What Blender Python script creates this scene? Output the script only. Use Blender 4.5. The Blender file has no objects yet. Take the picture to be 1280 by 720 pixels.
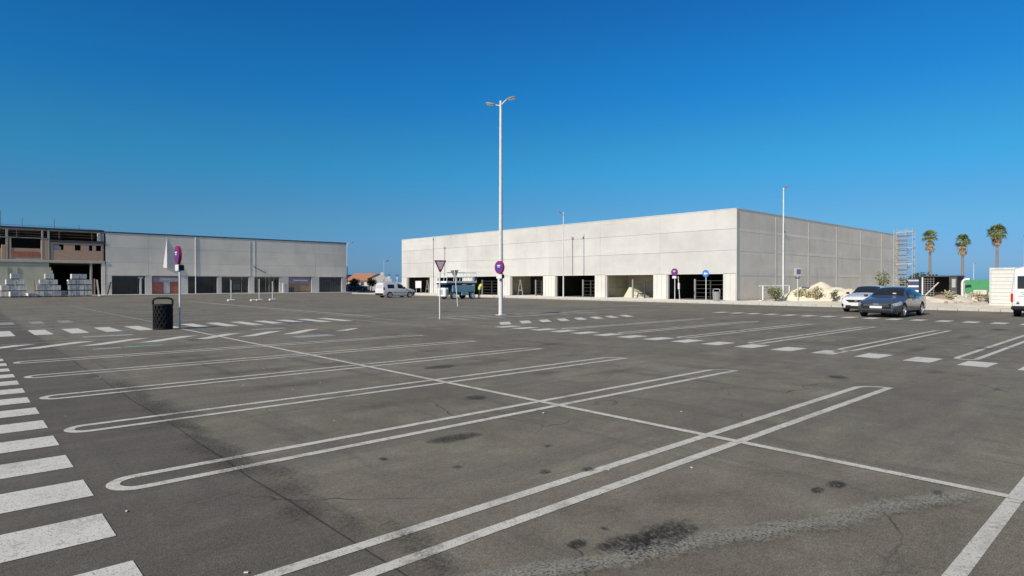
import bpy, bmesh, math, random
import numpy as np
from mathutils import Vector, Matrix
random.seed(7)
R = math.radians
S = bpy.context.scene
COL = S.collection

# ------------------------------------------------------------------ camera
cam = bpy.data.cameras.new('camera'); camo = bpy.data.objects.new('camera', cam); COL.objects.link(camo)
cam.sensor_width = 36.0; cam.lens = 767.0 / 1280.0 * 36.0
cam.clip_start = 0.1; cam.clip_end = 20000
camo.location = (0, 0, 1.65)
camo.rotation_euler = (R(90 - 0.523), 0, R(47.635 - 90))
S.camera = camo
S.render.resolution_x = 1024; S.render.resolution_y = 576

# ------------------------------------------------------------------ sky, sun, exposure
SUN_EL = 29.5; SUN_AZ = 5.5          # light travels along +X, a few degrees towards +Y
w = bpy.data.worlds.new('World'); S.world = w; w.use_nodes = True
nt = w.node_tree; nt.nodes.clear()
sky = nt.nodes.new('ShaderNodeTexSky'); sky.sky_type = 'NISHITA'; sky.sun_disc = False
sky.sun_elevation = R(SUN_EL); sky.sun_rotation = R(270 - SUN_AZ)
sky.air_density = 1.0; sky.dust_density = 0.3; sky.ozone_density = 2.0; sky.altitude = 0
# the deep, saturated blue of the photograph's sky, by elevation (0 = horizon, 1 = zenith); unseen upper stops whitened to fill shade
tcw = nt.nodes.new('ShaderNodeTexCoord'); sx = nt.nodes.new('ShaderNodeSeparateXYZ'); nt.links.new(tcw.outputs['Generated'], sx.inputs[0])
ramp = nt.nodes.new('ShaderNodeValToRGB'); ramp.color_ramp.interpolation = 'EASE'
TINT = [(0, (0.15, 0.3619, 0.8809)), (0.03, (0.1924, 0.372, 0.76)), (0.1, (0.1872, 0.455, 0.7077)), (0.19, (0.1186, 0.5616, 0.7994)), (0.31, (0.06296, 0.5388, 0.9282)), (0.42, (0.05623, 0.4813, 0.9216)), (0.62, (0.624, 0.75, 0.95)), (0.85, (1.04, 0.95, 0.95))]
el = ramp.color_ramp.elements
while len(el) < len(TINT): el.new(0.5)
for e_, (p_, c_) in zip(el, TINT): e_.position = p_; e_.color = (c_[0] / 2, c_[1] / 2, c_[2] / 2, 1)
nt.links.new(sx.outputs['Z'], ramp.inputs['Fac'])
tm = nt.nodes.new('ShaderNodeMix'); tm.data_type = 'RGBA'; tm.blend_type = 'MULTIPLY'; tm.inputs['Factor'].default_value = 1.0
nt.links.new(sky.outputs[0], tm.inputs['A']); nt.links.new(ramp.outputs['Color'], tm.inputs['B'])
bg = nt.nodes.new('ShaderNodeBackground'); bg.inputs['Strength'].default_value = 0.095
out = nt.nodes.new('ShaderNodeOutputWorld')
tm2 = nt.nodes.new('ShaderNodeMix'); tm2.data_type = 'RGBA'; tm2.blend_type = 'ADD'; tm2.inputs['Factor'].default_value = 1.0
nt.links.new(tm.outputs['Result'], tm2.inputs['A']); nt.links.new(tm.outputs['Result'], tm2.inputs['B'])
nt.links.new(tm2.outputs['Result'], bg.inputs['Color']); nt.links.new(bg.outputs[0], out.inputs['Surface'])
sl = bpy.data.lights.new('sun', 'SUN'); sl.energy = 4.2; sl.angle = R(0.5); sl.color = (1.0, 0.92, 0.78)
so = bpy.data.objects.new('sun', sl); COL.objects.link(so)
d = Vector((math.cos(R(SUN_EL)) * math.cos(R(SUN_AZ)), math.cos(R(SUN_EL)) * math.sin(R(SUN_AZ)), -math.sin(R(SUN_EL))))
so.rotation_euler = d.to_track_quat('-Z', 'Y').to_euler(); so.location = (-20, 0, 30)
S.view_settings.view_transform = 'Standard'; S.view_settings.look = 'None'
S.view_settings.exposure = 0.35; S.view_settings.gamma = 1.0; S.view_settings.use_curve_mapping = False
S.render.engine = 'CYCLES'
S.cycles.max_bounces = 6

# ------------------------------------------------------------------ materials
def mat(name, base, rough=0.8, var=0.12, scale=3.0, bump=0.0, bscale=40.0, metal=0.0, spec=0.4, hue=None, coat=0.0, stretch=(1, 1, 1)):
    m = bpy.data.materials.new(name); m.use_nodes = True
    t = m.node_tree; n = t.nodes; b = n['Principled BSDF']; L = t.links.new
    b.inputs['Roughness'].default_value = rough; b.inputs['Metallic'].default_value = metal
    b.inputs['Specular IOR Level'].default_value = spec; b.inputs['Coat Weight'].default_value = coat
    tc = n.new('ShaderNodeTexCoord'); mp = n.new('ShaderNodeMapping'); mp.inputs['Scale'].default_value = stretch
    L(tc.outputs['Object'], mp.inputs['Vector'])
    nz = n.new('ShaderNodeTexNoise'); nz.inputs['Scale'].default_value = scale; nz.inputs['Detail'].default_value = 6; nz.inputs['Roughness'].default_value = 0.6
    L(mp.outputs[0], nz.inputs['Vector'])
    cr = n.new('ShaderNodeValToRGB')
    lo = [c * (1 - var) for c in base]; hi = [min(1, c * (1 + var)) for c in base]
    if hue: hi = list(hue)
    cr.color_ramp.elements[0].position = 0.3; cr.color_ramp.elements[1].position = 0.72
    cr.color_ramp.elements[0].color = (*lo, 1); cr.color_ramp.elements[1].color = (*hi, 1)
    L(nz.outputs['Fac'], cr.inputs['Fac']); L(cr.outputs['Color'], b.inputs['Base Color'])
    if bump:
        nb = n.new('ShaderNodeTexNoise'); nb.inputs['Scale'].default_value = bscale; nb.inputs['Detail'].default_value = 4
        L(mp.outputs[0], nb.inputs['Vector'])
        bp = n.new('ShaderNodeBump'); bp.inputs['Strength'].default_value = bump; bp.inputs['Distance'].default_value = 0.02
        L(nb.outputs['Fac'], bp.inputs['Height']); L(bp.outputs['Normal'], b.inputs['Normal'])
    return m

def mixcol(n, L, a, b, fac, mode='MIX'):
    mx = n.new('ShaderNodeMix'); mx.data_type = 'RGBA'; mx.blend_type = mode
    def put(sock, v):
        if isinstance(v, (tuple, list)): sock.default_value = (*v, 1)
        else: L(v, sock)
    put(mx.inputs['A'], a); put(mx.inputs['B'], b)
    if isinstance(fac, float): mx.inputs['Factor'].default_value = fac
    else: L(fac, mx.inputs['Factor'])
    return mx.outputs['Result']

def noise(n, L, vec, scale, detail=5, rough=0.6, lo=None, hi=None):
    z = n.new('ShaderNodeTexNoise'); z.inputs['Scale'].default_value = scale; z.inputs['Detail'].default_value = detail; z.inputs['Roughness'].default_value = rough
    L(vec, z.inputs['Vector'])
    if lo is None: return z.outputs['Fac']
    mr = n.new('ShaderNodeMapRange'); mr.inputs['From Min'].default_value = lo; mr.inputs['From Max'].default_value = hi
    L(z.outputs['Fac'], mr.inputs['Value']); return mr.outputs['Result']

def asphalt_mat():
    m = bpy.data.materials.new('asphalt'); m.use_nodes = True
    t = m.node_tree; n = t.nodes; L = t.links.new; b = n['Principled BSDF']
    tc = n.new('ShaderNodeTexCoord'); v = tc.outputs['Object']
    c = mixcol(n, L, (0.142, 0.124, 0.095), (0.216, 0.193, 0.152), noise(n, L, v, 0.22, 6, 0.62, 0.34, 0.66))
    # worn pale greenish and brown tints in large patches
    c = mixcol(n, L, c, (0.205, 0.194, 0.140), noise(n, L, v, 0.9, 5, 0.6, 0.52, 0.75))
    c = mixcol(n, L, c, (0.115, 0.089, 0.073), noise(n, L, v, 0.55, 7, 0.7, 0.56, 0.76))
    # the lane left of the joint was laid with a darker, browner mix
    sp = n.new('ShaderNodeSeparateXYZ'); L(v, sp.inputs[0])
    wob = n.new('ShaderNodeMath'); wob.operation = 'MULTIPLY_ADD'; wob.inputs[1].default_value = 0.5; L(noise(n, L, v, 1.6, 5, 0.6), wob.inputs[0]); L(sp.outputs['X'], wob.inputs[2])
    ln_ = n.new('ShaderNodeMapRange'); ln_.inputs['From Min'].default_value = 2.35; ln_.inputs['From Max'].default_value = 2.05; ln_.inputs['To Max'].default_value = 0.75; L(wob.outputs[0], ln_.inputs['Value'])
    c = mixcol(n, L, c, (0.088, 0.075, 0.066), ln_.outputs['Result'])
    # thin branching hairline cracks
    dv = n.new('ShaderNodeVectorMath'); dv.operation = 'ADD'; L(v, dv.inputs[0])
    nzv = n.new('ShaderNodeTexNoise'); nzv.inputs['Scale'].default_value = 0.9; nzv.inputs['Detail'].default_value = 4; L(v, nzv.inputs['Vector']); L(nzv.outputs['Color'], dv.inputs[1])
    vc = n.new('ShaderNodeTexVoronoi'); vc.feature = 'DISTANCE_TO_EDGE'; vc.inputs['Scale'].default_value = 0.33; L(dv.outputs[0], vc.inputs['Vector'])
    ck = n.new('ShaderNodeMapRange'); ck.inputs['From Min'].default_value = 0.0045; ck.inputs['From Max'].default_value = 0.0015; L(vc.outputs['Distance'], ck.inputs['Value'])
    ckm = n.new('ShaderNodeMath'); ckm.operation = 'MULTIPLY'; L(ck.outputs[0], ckm.inputs[0]); L(noise(n, L, v, 0.7, 3, 0.5, 0.48, 0.62), ckm.inputs[1])
    c = mixcol(n, L, c, (0.05, 0.043, 0.037), ckm.outputs[0])
    # mottled, half-metre patches
    c = mixcol(n, L, c, mixcol(n, L, (0.80, 0.79, 0.78), (1.17, 1.16, 1.13), noise(n, L, v, 2.4, 7, 0.72, 0.33, 0.67)), 0.9, 'MULTIPLY')
    # long smears along the driving direction
    mp = n.new('ShaderNodeMapping'); mp.inputs['Scale'].default_value = (0.12, 1.1, 1); L(v, mp.inputs['Vector'])
    c = mixcol(n, L, c, (0.138, 0.120, 0.100), noise(n, L, mp.outputs[0], 1.3, 7, 0.7, 0.5, 0.68))
    mp2 = n.new('ShaderNodeMapping'); mp2.inputs['Scale'].default_value = (1.0, 0.07, 1); mp2.inputs['Location'].default_value = (3, 7, 0); L(v, mp2.inputs['Vector'])
    c = mixcol(n, L, c, (0.105, 0.092, 0.078), noise(n, L, mp2.outputs[0], 1.7, 6, 0.68, 0.55, 0.72))
    # aggregate grain
    g = noise(n, L, v, 95, 2, 0.5, 0.36, 0.66)
    c = mixcol(n, L, c, mixcol(n, L, (0.68, 0.68, 0.68), (1.36, 1.35, 1.32), g), 0.9, 'MULTIPLY')
    g2 = noise(n, L, v, 26, 4, 0.75, 0.34, 0.68)
    c = mixcol(n, L, c, mixcol(n, L, (0.76, 0.76, 0.75), (1.22, 1.21, 1.19), g2), 0.9, 'MULTIPLY')
    vo = n.new('ShaderNodeTexVoronoi'); vo.inputs['Scale'].default_value = 38; L(v, vo.inputs['Vector'])
    mr = n.new('ShaderNodeMapRange'); mr.inputs['From Min'].default_value = 0.10; mr.inputs['From Max'].default_value = 0.03; L(vo.outputs['Distance'], mr.inputs['Value'])
    c = mixcol(n, L, c, (0.26, 0.25, 0.23), mr.outputs['Result'])
    L(c, b.inputs['Base Color'])
    b.inputs['Roughness'].default_value = 0.86; b.inputs['Specular IOR Level'].default_value = 0.3
    bp = n.new('ShaderNodeBump'); bp.inputs['Strength'].default_value = 0.55; bp.inputs['Distance'].default_value = 0.006
    L(noise(n, L, v, 120, 3), bp.inputs['Height']); L(bp.outputs[0], b.inputs['Normal'])
    return m

def paint_mat(name, col, wear=0.5, wscale=9.0):
    m = bpy.data.materials.new(name); m.use_nodes = True
    t = m.node_tree; n = t.nodes; L = t.links.new; b = n['Principled BSDF']
    ge = n.new('ShaderNodeNewGeometry'); v = ge.outputs['Position']
    c = mixcol(n, L, [x * 0.88 for x in col], col, noise(n, L, v, 2.5, 5, 0.6, 0.35, 0.65))
    f = noise(n, L, v, wscale, 8, 0.72, 0.62 - 0.16 * wear, 0.80 - 0.12 * wear)
    c = mixcol(n, L, c, (0.17, 0.15, 0.13), f)
    c = mixcol(n, L, c, (0.21, 0.19, 0.165), noise(n, L, v, 1.1, 6, 0.7, 0.60 - 0.10 * wear, 0.85 - 0.10 * wear))
    f2 = noise(n, L, v, 85, 2, 0.5, 0.57, 0.66)
    c = mixcol(n, L, c, (0.28, 0.25, 0.22), f2)
    L(c, b.inputs['Base Color']); b.inputs['Roughness'].default_value = 0.8; b.inputs['Specular IOR Level'].default_value = 0.3
    return m

def blob_mat(name, col, soft=0.35, dens=0.9, nscale=2.2, amp=0.9):
    """a stain with an uneven edge: transparent outside the blob (object coordinates run -1..1)"""
    m = bpy.data.materials.new(name); m.use_nodes = True
    t = m.node_tree; n = t.nodes; L = t.links.new; b = n['Principled BSDF']
    b.inputs['Base Color'].default_value = (*col, 1); b.inputs['Roughness'].default_value = 0.8
    tc = n.new('ShaderNodeTexCoord'); ge = n.new('ShaderNodeNewGeometry')
    ln = n.new('ShaderNodeVectorMath'); ln.operation = 'LENGTH'; L(tc.outputs['Object'], ln.inputs[0])
    nz = noise(n, L, ge.outputs['Position'], nscale * 3, 6, 0.7)
    m1 = n.new('ShaderNodeMath'); m1.operation = 'MULTIPLY_ADD'; m1.inputs[1].default_value = amp; m1.inputs[2].default_value = -amp * 0.5; L(nz, m1.inputs[0])
    m2 = n.new('ShaderNodeMath'); m2.operation = 'ADD'; L(ln.outputs['Value'], m2.inputs[0]); L(m1.outputs[0], m2.inputs[1])
    mr = n.new('ShaderNodeMapRange'); mr.inputs['From Min'].default_value = 0.85; mr.inputs['From Max'].default_value = 0.85 - soft
    mr.inputs['To Max'].default_value = dens; L(m2.outputs[0], mr.inputs['Value'])
    # never reach the rim of the sheet
    rim = n.new('ShaderNodeMapRange'); rim.inputs['From Min'].default_value = 0.98; rim.inputs['From Max'].default_value = 0.8; L(ln.outputs['Value'], rim.inputs['Value'])
    mm = n.new('ShaderNodeMath'); mm.operation = 'MULTIPLY'; L(mr.outputs[0], mm.inputs[0]); L(rim.outputs[0], mm.inputs[1])
    gr = noise(n, L, ge.outputs['Position'], 55, 3, 0.6, 0.38, 0.60)
    m3 = n.new('ShaderNodeMath'); m3.operation = 'MULTIPLY'; L(mm.outputs[0], m3.inputs[0]); L(gr, m3.inputs[1])
    L(m3.outputs[0], b.inputs['Alpha'])
    return m

def concrete_mat(name, base, warm=0.0, bandy=0.1):
    m = bpy.data.materials.new(name); m.use_nodes = True
    t = m.node_tree; n = t.nodes; L = t.links.new; b = n['Principled BSDF']
    ge = n.new('ShaderNodeNewGeometry'); v = ge.outputs['Position']
    lo = [x * 0.90 for x in base]; hi = [min(1, x * 1.07) for x in base]
    c = mixcol(n, L, lo, hi, noise(n, L, v, 0.35, 6, 0.62, 0.33, 0.67))
    mp = n.new('ShaderNodeMapping'); mp.inputs['Scale'].default_value = (0.5, 0.5, 0.07); L(v, mp.inputs['Vector'])
    c = mixcol(n, L, c, [x * 0.80 for x in base], noise(n, L, mp.outputs[0], 2.2, 5, 0.6, 0.58, 0.85))
    mp2 = n.new('ShaderNodeMapping'); mp2.inputs['Scale'].default_value = (0.05, 0.05, 1); L(v, mp2.inputs['Vector'])
    c = mixcol(n, L, c, [min(1, x * 1.12) for x in base], noise(n, L, mp2.outputs[0], 1.2, 4, 0.6, 0.55, 0.8))
    oi = n.new('ShaderNodeObjectInfo'); c = mixcol(n, L, c, mixcol(n, L, (0.93, 0.93, 0.935), (1.05, 1.045, 1.03), oi.outputs['Random']), 1.0, 'MULTIPLY')
    L(c, b.inputs['Base Color']); b.inputs['Roughness'].default_value = 0.85; b.inputs['Specular IOR Level'].default_value = 0.25
    bp = n.new('ShaderNodeBump'); bp.inputs['Strength'].default_value = 0.12; bp.inputs['Distance'].default_value = 0.02
    L(noise(n, L, v, 14, 4), bp.inputs['Height']); L(bp.outputs[0], b.inputs['Normal'])
    return m

def brick_mat():
    m = bpy.data.materials.new('brick'); m.use_nodes = True
    t = m.node_tree; n = t.nodes; L = t.links.new; b = n['Principled BSDF']
    ge = n.new('ShaderNodeNewGeometry')
    sw = n.new('ShaderNodeMapping'); sw.inputs['Rotation'].default_value = (R(90), 0, 0); L(ge.outputs['Position'], sw.inputs['Vector'])
    br = n.new('ShaderNodeTexBrick'); br.inputs['Scale'].default_value = 1.0
    br.inputs['Brick Width'].default_value = 0.25; br.inputs['Row Height'].default_value = 0.09; br.inputs['Mortar Size'].default_value = 0.008
    br.inputs['Color1'].default_value = (0.48, 0.27, 0.17, 1); br.inputs['Color2'].default_value = (0.56, 0.34, 0.23, 1); br.inputs['Mortar'].default_value = (0.48, 0.38, 0.28, 1)
    L(sw.outputs[0], br.inputs['Vector'])
    c = mixcol(n, L, br.outputs['Color'], (0.47, 0.35, 0.25), noise(n, L, ge.outputs['Position'], 0.5, 5, 0.6, 0.5, 0.8))
    L(c, b.inputs['Base Color']); b.inputs['Roughness'].default_value = 0.9
    return m

def car_paint(name, col, metal=0.0, rough=0.3):
    m = mat(name, col, rough, 0.04, 30, metal=metal, spec=0.5, coat=0.8); return m

def leaf_mat(name, a, b_):
    m = bpy.data.materials.new(name); m.use_nodes = True
    t = m.node_tree; n = t.nodes; L = t.links.new; b = n['Principled BSDF']
    ge = n.new('ShaderNodeNewGeometry')
    c = mixcol(n, L, a, b_, ge.outputs['Random Per Island'])
    L(c, b.inputs['Base Color']); b.inputs['Roughness'].default_value = 0.6; b.inputs['Specular IOR Level'].default_value = 0.25
    return m

M = dict(
    asphalt=asphalt_mat(),
    line=paint_mat('white_line_paint', (0.60, 0.565, 0.49), 0.6),
    oldline=paint_mat('faded_line_paint', (0.36, 0.35, 0.32), 0.9),
    bar=paint_mat('crossing_paint', (0.64, 0.61, 0.54), 0.4),
    teal=paint_mat('teal_paint', (0.14, 0.32, 0.29), 0.8),
    greyp=paint_mat('pale_teal_paint', (0.32, 0.38, 0.37), 0.8),
    stain=blob_mat('oil_stain', (0.024, 0.019, 0.016), 0.38, 0.85, 3.0, 1.0),
    soft=blob_mat('tyre_grime', (0.035, 0.028, 0.024), 0.7, 0.36, 3.2, 1.4),
    scuff=blob_mat('dry_dust', (0.38, 0.355, 0.29), 0.8, 0.66, 5.5, 1.6),
    litterdirt=blob_mat('brown_grit', (0.042, 0.030, 0.022), 0.8, 0.58, 4.5, 1.7),
    joint=mat('joint_grit', (0.05, 0.042, 0.036), 0.9, 0.3, 20),
    soil=mat('sandy_soil', (0.70, 0.62, 0.48), 0.95, 0.18, 0.8, 0.15, 6),
    pave=mat('pavement_concrete', (0.74, 0.69, 0.60), 0.9, 0.12, 0.7),
    kerb=mat('kerb_concrete', (0.42, 0.40, 0.36), 0.9, 0.12, 4, 0.2, 30),
    sunlit_conc=concrete_mat('sunlit_precast', (0.475, 0.465, 0.448)),  # sunlit front: same precast, coloured darker to offset the full sun
    shade_lift_conc=concrete_mat('shade_lift_precast', (0.745, 0.68, 0.58)),  # shaded walls: precast coloured lighter and warmer to lift the shade
    grey_pale=concrete_mat('grazed_seam', (0.775, 0.71, 0.61)),
    pier=concrete_mat('pier_concrete', (0.53, 0.515, 0.485)),
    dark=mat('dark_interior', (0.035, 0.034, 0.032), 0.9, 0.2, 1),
    olive=mat('olive_blockwork', (0.50, 0.46, 0.34), 0.9, 0.2, 1.0, 0.3, 8),
    floor=mat('interior_floor', (0.16, 0.155, 0.145), 0.8, 0.15, 1),
    coping=mat('dark_coping', (0.05, 0.055, 0.065), 0.5, 0.1, 3),
    galv=mat('galvanised_steel', (0.56, 0.555, 0.54), 0.55, 0.12, 8),
    polew=mat('white_post_paint', (0.62, 0.61, 0.585), 0.5, 0.08, 8),
    frail=mat('dark_fence_rail', (0.045, 0.045, 0.042), 0.7, 0.15, 8),
    fpost=mat('fence_post', (0.22, 0.21, 0.195), 0.8, 0.12, 8),
    rail=mat('fence_rail', (0.33, 0.33, 0.31), 0.6, 0.1, 8),
    black=mat('black_plastic', (0.013, 0.013, 0.014), 0.65, 0.25, 20, spec=0.2),
    rubber=mat('rubber', (0.02, 0.02, 0.02), 0.8, 0.2, 30),
    rim=mat('alloy_rim', (0.55, 0.55, 0.56), 0.35, 0.06, 20, metal=0.6),
    glass=mat('dark_glass', (0.015, 0.018, 0.022), 0.05, 0.1, 5, spec=0.6),
    shopglass=mat('shop_glass', (0.022, 0.026, 0.026), 0.08, 0.3, 1.2, spec=0.5),
    red=mat('sign_red', (0.27, 0.012, 0.05), 0.45, 0.08, 20),
    blue=mat('sign_blue', (0.035, 0.06, 0.42), 0.45, 0.08, 20),
    purple=mat('sign_faded_blue', (0.055, 0.035, 0.26), 0.45, 0.08, 20),
    skyblue=mat('sign_bright_blue', (0.02, 0.16, 0.50), 0.45, 0.08, 20),
    signw=mat('sign_white', (0.58, 0.57, 0.58), 0.5, 0.06, 20),
    signback=mat('sign_back_grey', (0.30, 0.30, 0.29), 0.5, 0.1, 8, metal=0.3),
    brick=brick_mat(),
    slab_conc=mat('slab_concrete', (0.50, 0.47, 0.38), 0.9, 0.12, 1.5, 0.2, 12),
    redbrick=mat('red_brick_band', (0.42, 0.16, 0.10), 0.9, 0.2, 3),
    render=mat('greenish_render', (0.46, 0.44, 0.33), 0.9, 0.14, 0.6, 0.2, 6),
    frame_conc=mat('frame_concrete', (0.36, 0.33, 0.28), 0.9, 0.16, 1.5, 0.2, 12),
    rust=mat('rusty_steel', (0.10, 0.07, 0.055), 0.8, 0.3, 6),
    block=mat('wrapped_blocks', (0.70, 0.66, 0.60), 0.7, 0.12, 2.0, 0.4, 9),
    wood=mat('weathered_timber', (0.27, 0.20, 0.14), 0.9, 0.25, 4),
    wpaint=car_paint('white_car_paint', (0.64, 0.64, 0.635)),
    gpaint=car_paint('slate_grey_paint', (0.058, 0.061, 0.078), 0.2, 0.32),
    spaint=car_paint('dark_grey_paint', (0.12, 0.125, 0.13), 0.3),
    chrome=mat('chrome', (0.65, 0.65, 0.66), 0.15, 0.03, 10, metal=0.95),
    lamp=mat('headlight_lens', (0.42, 0.44, 0.47), 0.12, 0.1, 30, metal=0.3),
    tail=mat('tail_lens', (0.45, 0.015, 0.015), 0.2, 0.1, 20),
    tealp=mat('teal_machine_paint', (0.16, 0.34, 0.41), 0.5, 0.1, 4),
    tealdark=mat('navy_machine_paint', (0.02, 0.035, 0.07), 0.5, 0.15, 5),
    machw=mat('machine_white', (0.66, 0.70, 0.70), 0.5, 0.06, 6),
    green=mat('green_hoarding', (0.045, 0.23, 0.09), 0.6, 0.1, 2),
    beige=mat('beige_block', (0.50, 0.47, 0.38), 0.9, 0.12, 2, 0.2, 10),
    cabin=mat('cabin_white', (0.52, 0.51, 0.48), 0.6, 0.05, 3),
    navy=mat('navy_panel', (0.035, 0.045, 0.12), 0.5, 0.12, 3),
    shed=mat('dark_shed_steel', (0.06, 0.062, 0.065), 0.7, 0.25, 2),
    rubble=mat('pale_rubble', (0.66, 0.59, 0.45), 0.95, 0.15, 1.6, 0.9, 7),
    rubbler=mat('reddish_rubble', (0.36, 0.25, 0.19), 0.95, 0.25, 2.0, 0.9, 8),
    drygrass=leaf_mat('dry_weed', (0.30, 0.26, 0.15), (0.50, 0.44, 0.29)),
    weed=leaf_mat('green_weed', (0.12, 0.13, 0.07), (0.24, 0.24, 0.14)),
    leaf=leaf_mat('tree_leaf', (0.02, 0.035, 0.012), (0.06, 0.085, 0.03)),
    palm=leaf_mat('palm_leaf', (0.06, 0.09, 0.025), (0.26, 0.27, 0.10)),
    skirt=leaf_mat('dead_palm_leaf', (0.20, 0.15, 0.09), (0.38, 0.29, 0.19)),
    trunk=mat('palm_trunk', (0.21, 0.16, 0.14), 0.95, 0.25, 6, 0.5, 12),
    bark=mat('bark', (0.12, 0.09, 0.06), 0.95, 0.25, 8),
    tile=mat('roof_tile', (0.42, 0.20, 0.12), 0.9, 0.2, 3, 0.4, 8),
    housew=mat('house_render', (0.62, 0.58, 0.50), 0.9, 0.08, 2),
    houseg=mat('house_wall_grey', (0.46, 0.44, 0.42), 0.9, 0.1, 2),
    vest=mat('hi_vis_yellow', (0.62, 0.62, 0.05), 0.8, 0.1, 12),
    trouser=mat('dark_trousers', (0.035, 0.045, 0.04), 0.9, 0.2, 12),
    skin=mat('skin', (0.38, 0.20, 0.13), 0.6, 0.08, 20),
    hair=mat('dark_hair', (0.02, 0.015, 0.012), 0.7, 0.2, 30),
    bannerw=mat('white_canvas', (0.62, 0.61, 0.60), 0.8, 0.06, 3),
    poster=mat('pale_poster', (0.42, 0.42, 0.46), 0.7, 0.12, 3),
    purplep=mat('mauve_poster', (0.26, 0.22, 0.30), 0.7, 0.15, 2),
    tanp=mat('tan_panel', (0.28, 0.20, 0.13), 0.8, 0.2, 2),
    brickp=mat('red_infill', (0.33, 0.12, 0.09), 0.9, 0.15, 3),
    orange=mat('orange_plastic', (0.6, 0.15, 0.03), 0.6, 0.1, 10),
    litter=mat('pale_litter', (0.7, 0.69, 0.66), 0.8, 0.1, 10),
)

# ------------------------------------------------------------------ mesh helpers
class MB:
    def __init__(s): s.v = []; s.f = []
    def add(s, vs, fs):
        o = len(s.v); s.v += [tuple(v) for v in vs]; s.f += [tuple(i + o for i in f) for f in fs]; return s
    def box(s, x0, x1, y0, y1, z0, z1):
        v = [(x, y, z) for z in (z0, z1) for y in (y0, y1) for x in (x0, x1)]
        return s.add(v, [(0, 2, 3, 1), (4, 5, 7, 6), (0, 1, 5, 4), (2, 6, 7, 3), (0, 4, 6, 2), (1, 3, 7, 5)])
    def rbox(s, x0, x1, y0, y1, z0, z1, b):
        """box with chamfered edges"""
        bm = bmesh.new(); m = bmesh.ops.create_cube(bm, size=1)
        for v in bm.verts: v.co = Vector(((x0 + x1) / 2 + v.co.x * (x1 - x0), (y0 + y1) / 2 + v.co.y * (y1 - y0), (z0 + z1) / 2 + v.co.z * (z1 - z0)))
        bmesh.ops.bevel(bm, geom=list(bm.edges), offset=b, segments=1, affect='EDGES')
        bm.verts.index_update(); s.add([v.co for v in bm.verts], [[v.index for v in f.verts] for f in bm.faces]); bm.free(); return s
    def tube(s, p0, p1, r0, r1=None, seg=8, cap=True):
        r1 = r0 if r1 is None else r1
        p0 = Vector(p0); p1 = Vector(p1); ax = (p1 - p0).normalized()
        a = ax.orthogonal().normalized(); b = ax.cross(a); vs = []
        for p, r in ((p0, r0), (p1, r1)):
            for i in range(seg):
                t = 2 * math.pi * i / seg; vs.append(p + (a * math.cos(t) + b * math.sin(t)) * r)
        fs = [(i, (i + 1) % seg, seg + (i + 1) % seg, seg + i) for i in range(seg)]
        if cap: fs += [tuple(range(seg - 1, -1, -1)), tuple(range(seg, 2 * seg))]
        return s.add(vs, fs)
    def path(s, pts, r, seg=8):
        pts = [Vector(p) for p in pts]; vs = []; n = len(pts); a = None
        for i, p in enumerate(pts):
            t = (pts[min(i + 1, n - 1)] - pts[max(i - 1, 0)]).normalized()
            if a is None: a = t.orthogonal().normalized()
            a = (a - t * a.dot(t)).normalized(); b = t.cross(a)
            rr = r[i] if isinstance(r, (list, tuple)) else r
            for k in range(seg):
                q = 2 * math.pi * k / seg; vs.append(p + (a * math.cos(q) + b * math.sin(q)) * rr)
        fs = [(i * seg + k, i * seg + (k + 1) % seg, (i + 1) * seg + (k + 1) % seg, (i + 1) * seg + k) for i in range(n - 1) for k in range(seg)]
        fs += [tuple(range(seg - 1, -1, -1)), tuple(range((n - 1) * seg, n * seg))]
        return s.add(vs, fs)
    def lathe(s, prof, seg=20, o=(0, 0, 0), ax='z'):
        vs = []; n = len(prof)
        for r, z in prof:
            for k in range(seg):
                t = 2 * math.pi * k / seg; a, b = r * math.cos(t), r * math.sin(t)
                p = (a, b, z) if ax == 'z' else ((a, z, b) if ax == 'y' else (z, a, b))
                vs.append((p[0] + o[0], p[1] + o[1], p[2] + o[2]))
        fs = [(i * seg + k, i * seg + (k + 1) % seg, (i + 1) * seg + (k + 1) % seg, (i + 1) * seg + k) for i in range(n - 1) for k in range(seg)]
        fs += [tuple(range(seg - 1, -1, -1)), tuple(range((n - 1) * seg, n * seg))]
        return s.add(vs, fs)
    def prism(s, poly, axis, d0, d1):
        n = len(poly)
        def p(q, d): return (d, q[0], q[1]) if axis == 'x' else ((q[0], d, q[1]) if axis == 'y' else (q[0], q[1], d))
        vs = [p(q, d0) for q in poly] + [p(q, d1) for q in poly]
        fs = [(i, (i + 1) % n, n + (i + 1) % n, n + i) for i in range(n)] + [tuple(range(n - 1, -1, -1)), tuple(range(n, 2 * n))]
        return s.add(vs, fs)
    def mesh(s, name, smooth=False, fix=True):
        me = bpy.data.meshes.new(name); me.from_pydata(s.v, [], s.f)
        if fix:
            bm = bmesh.new(); bm.from_mesh(me); bmesh.ops.recalc_face_normals(bm, faces=bm.faces); bm.to_mesh(me); bm.free()
        if smooth:
            me.polygons.foreach_set('use_smooth', [True] * len(me.polygons))
            try: me.set_sharp_from_angle(angle=R(38))
            except Exception: pass
        me.update(); return me

def link(name, me, m=None, parent=None, loc=(0, 0, 0), rot=(0, 0, 0), sc=None):
    o = bpy.data.objects.new(name, me); COL.objects.link(o)
    if m is not None and len(me.materials) == 0: me.materials.append(m if not isinstance(m, str) else M[m])
    if parent is not None: o.parent = parent
    o.location = loc; o.rotation_euler = rot
    if sc: o.scale = sc
    return o

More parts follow.
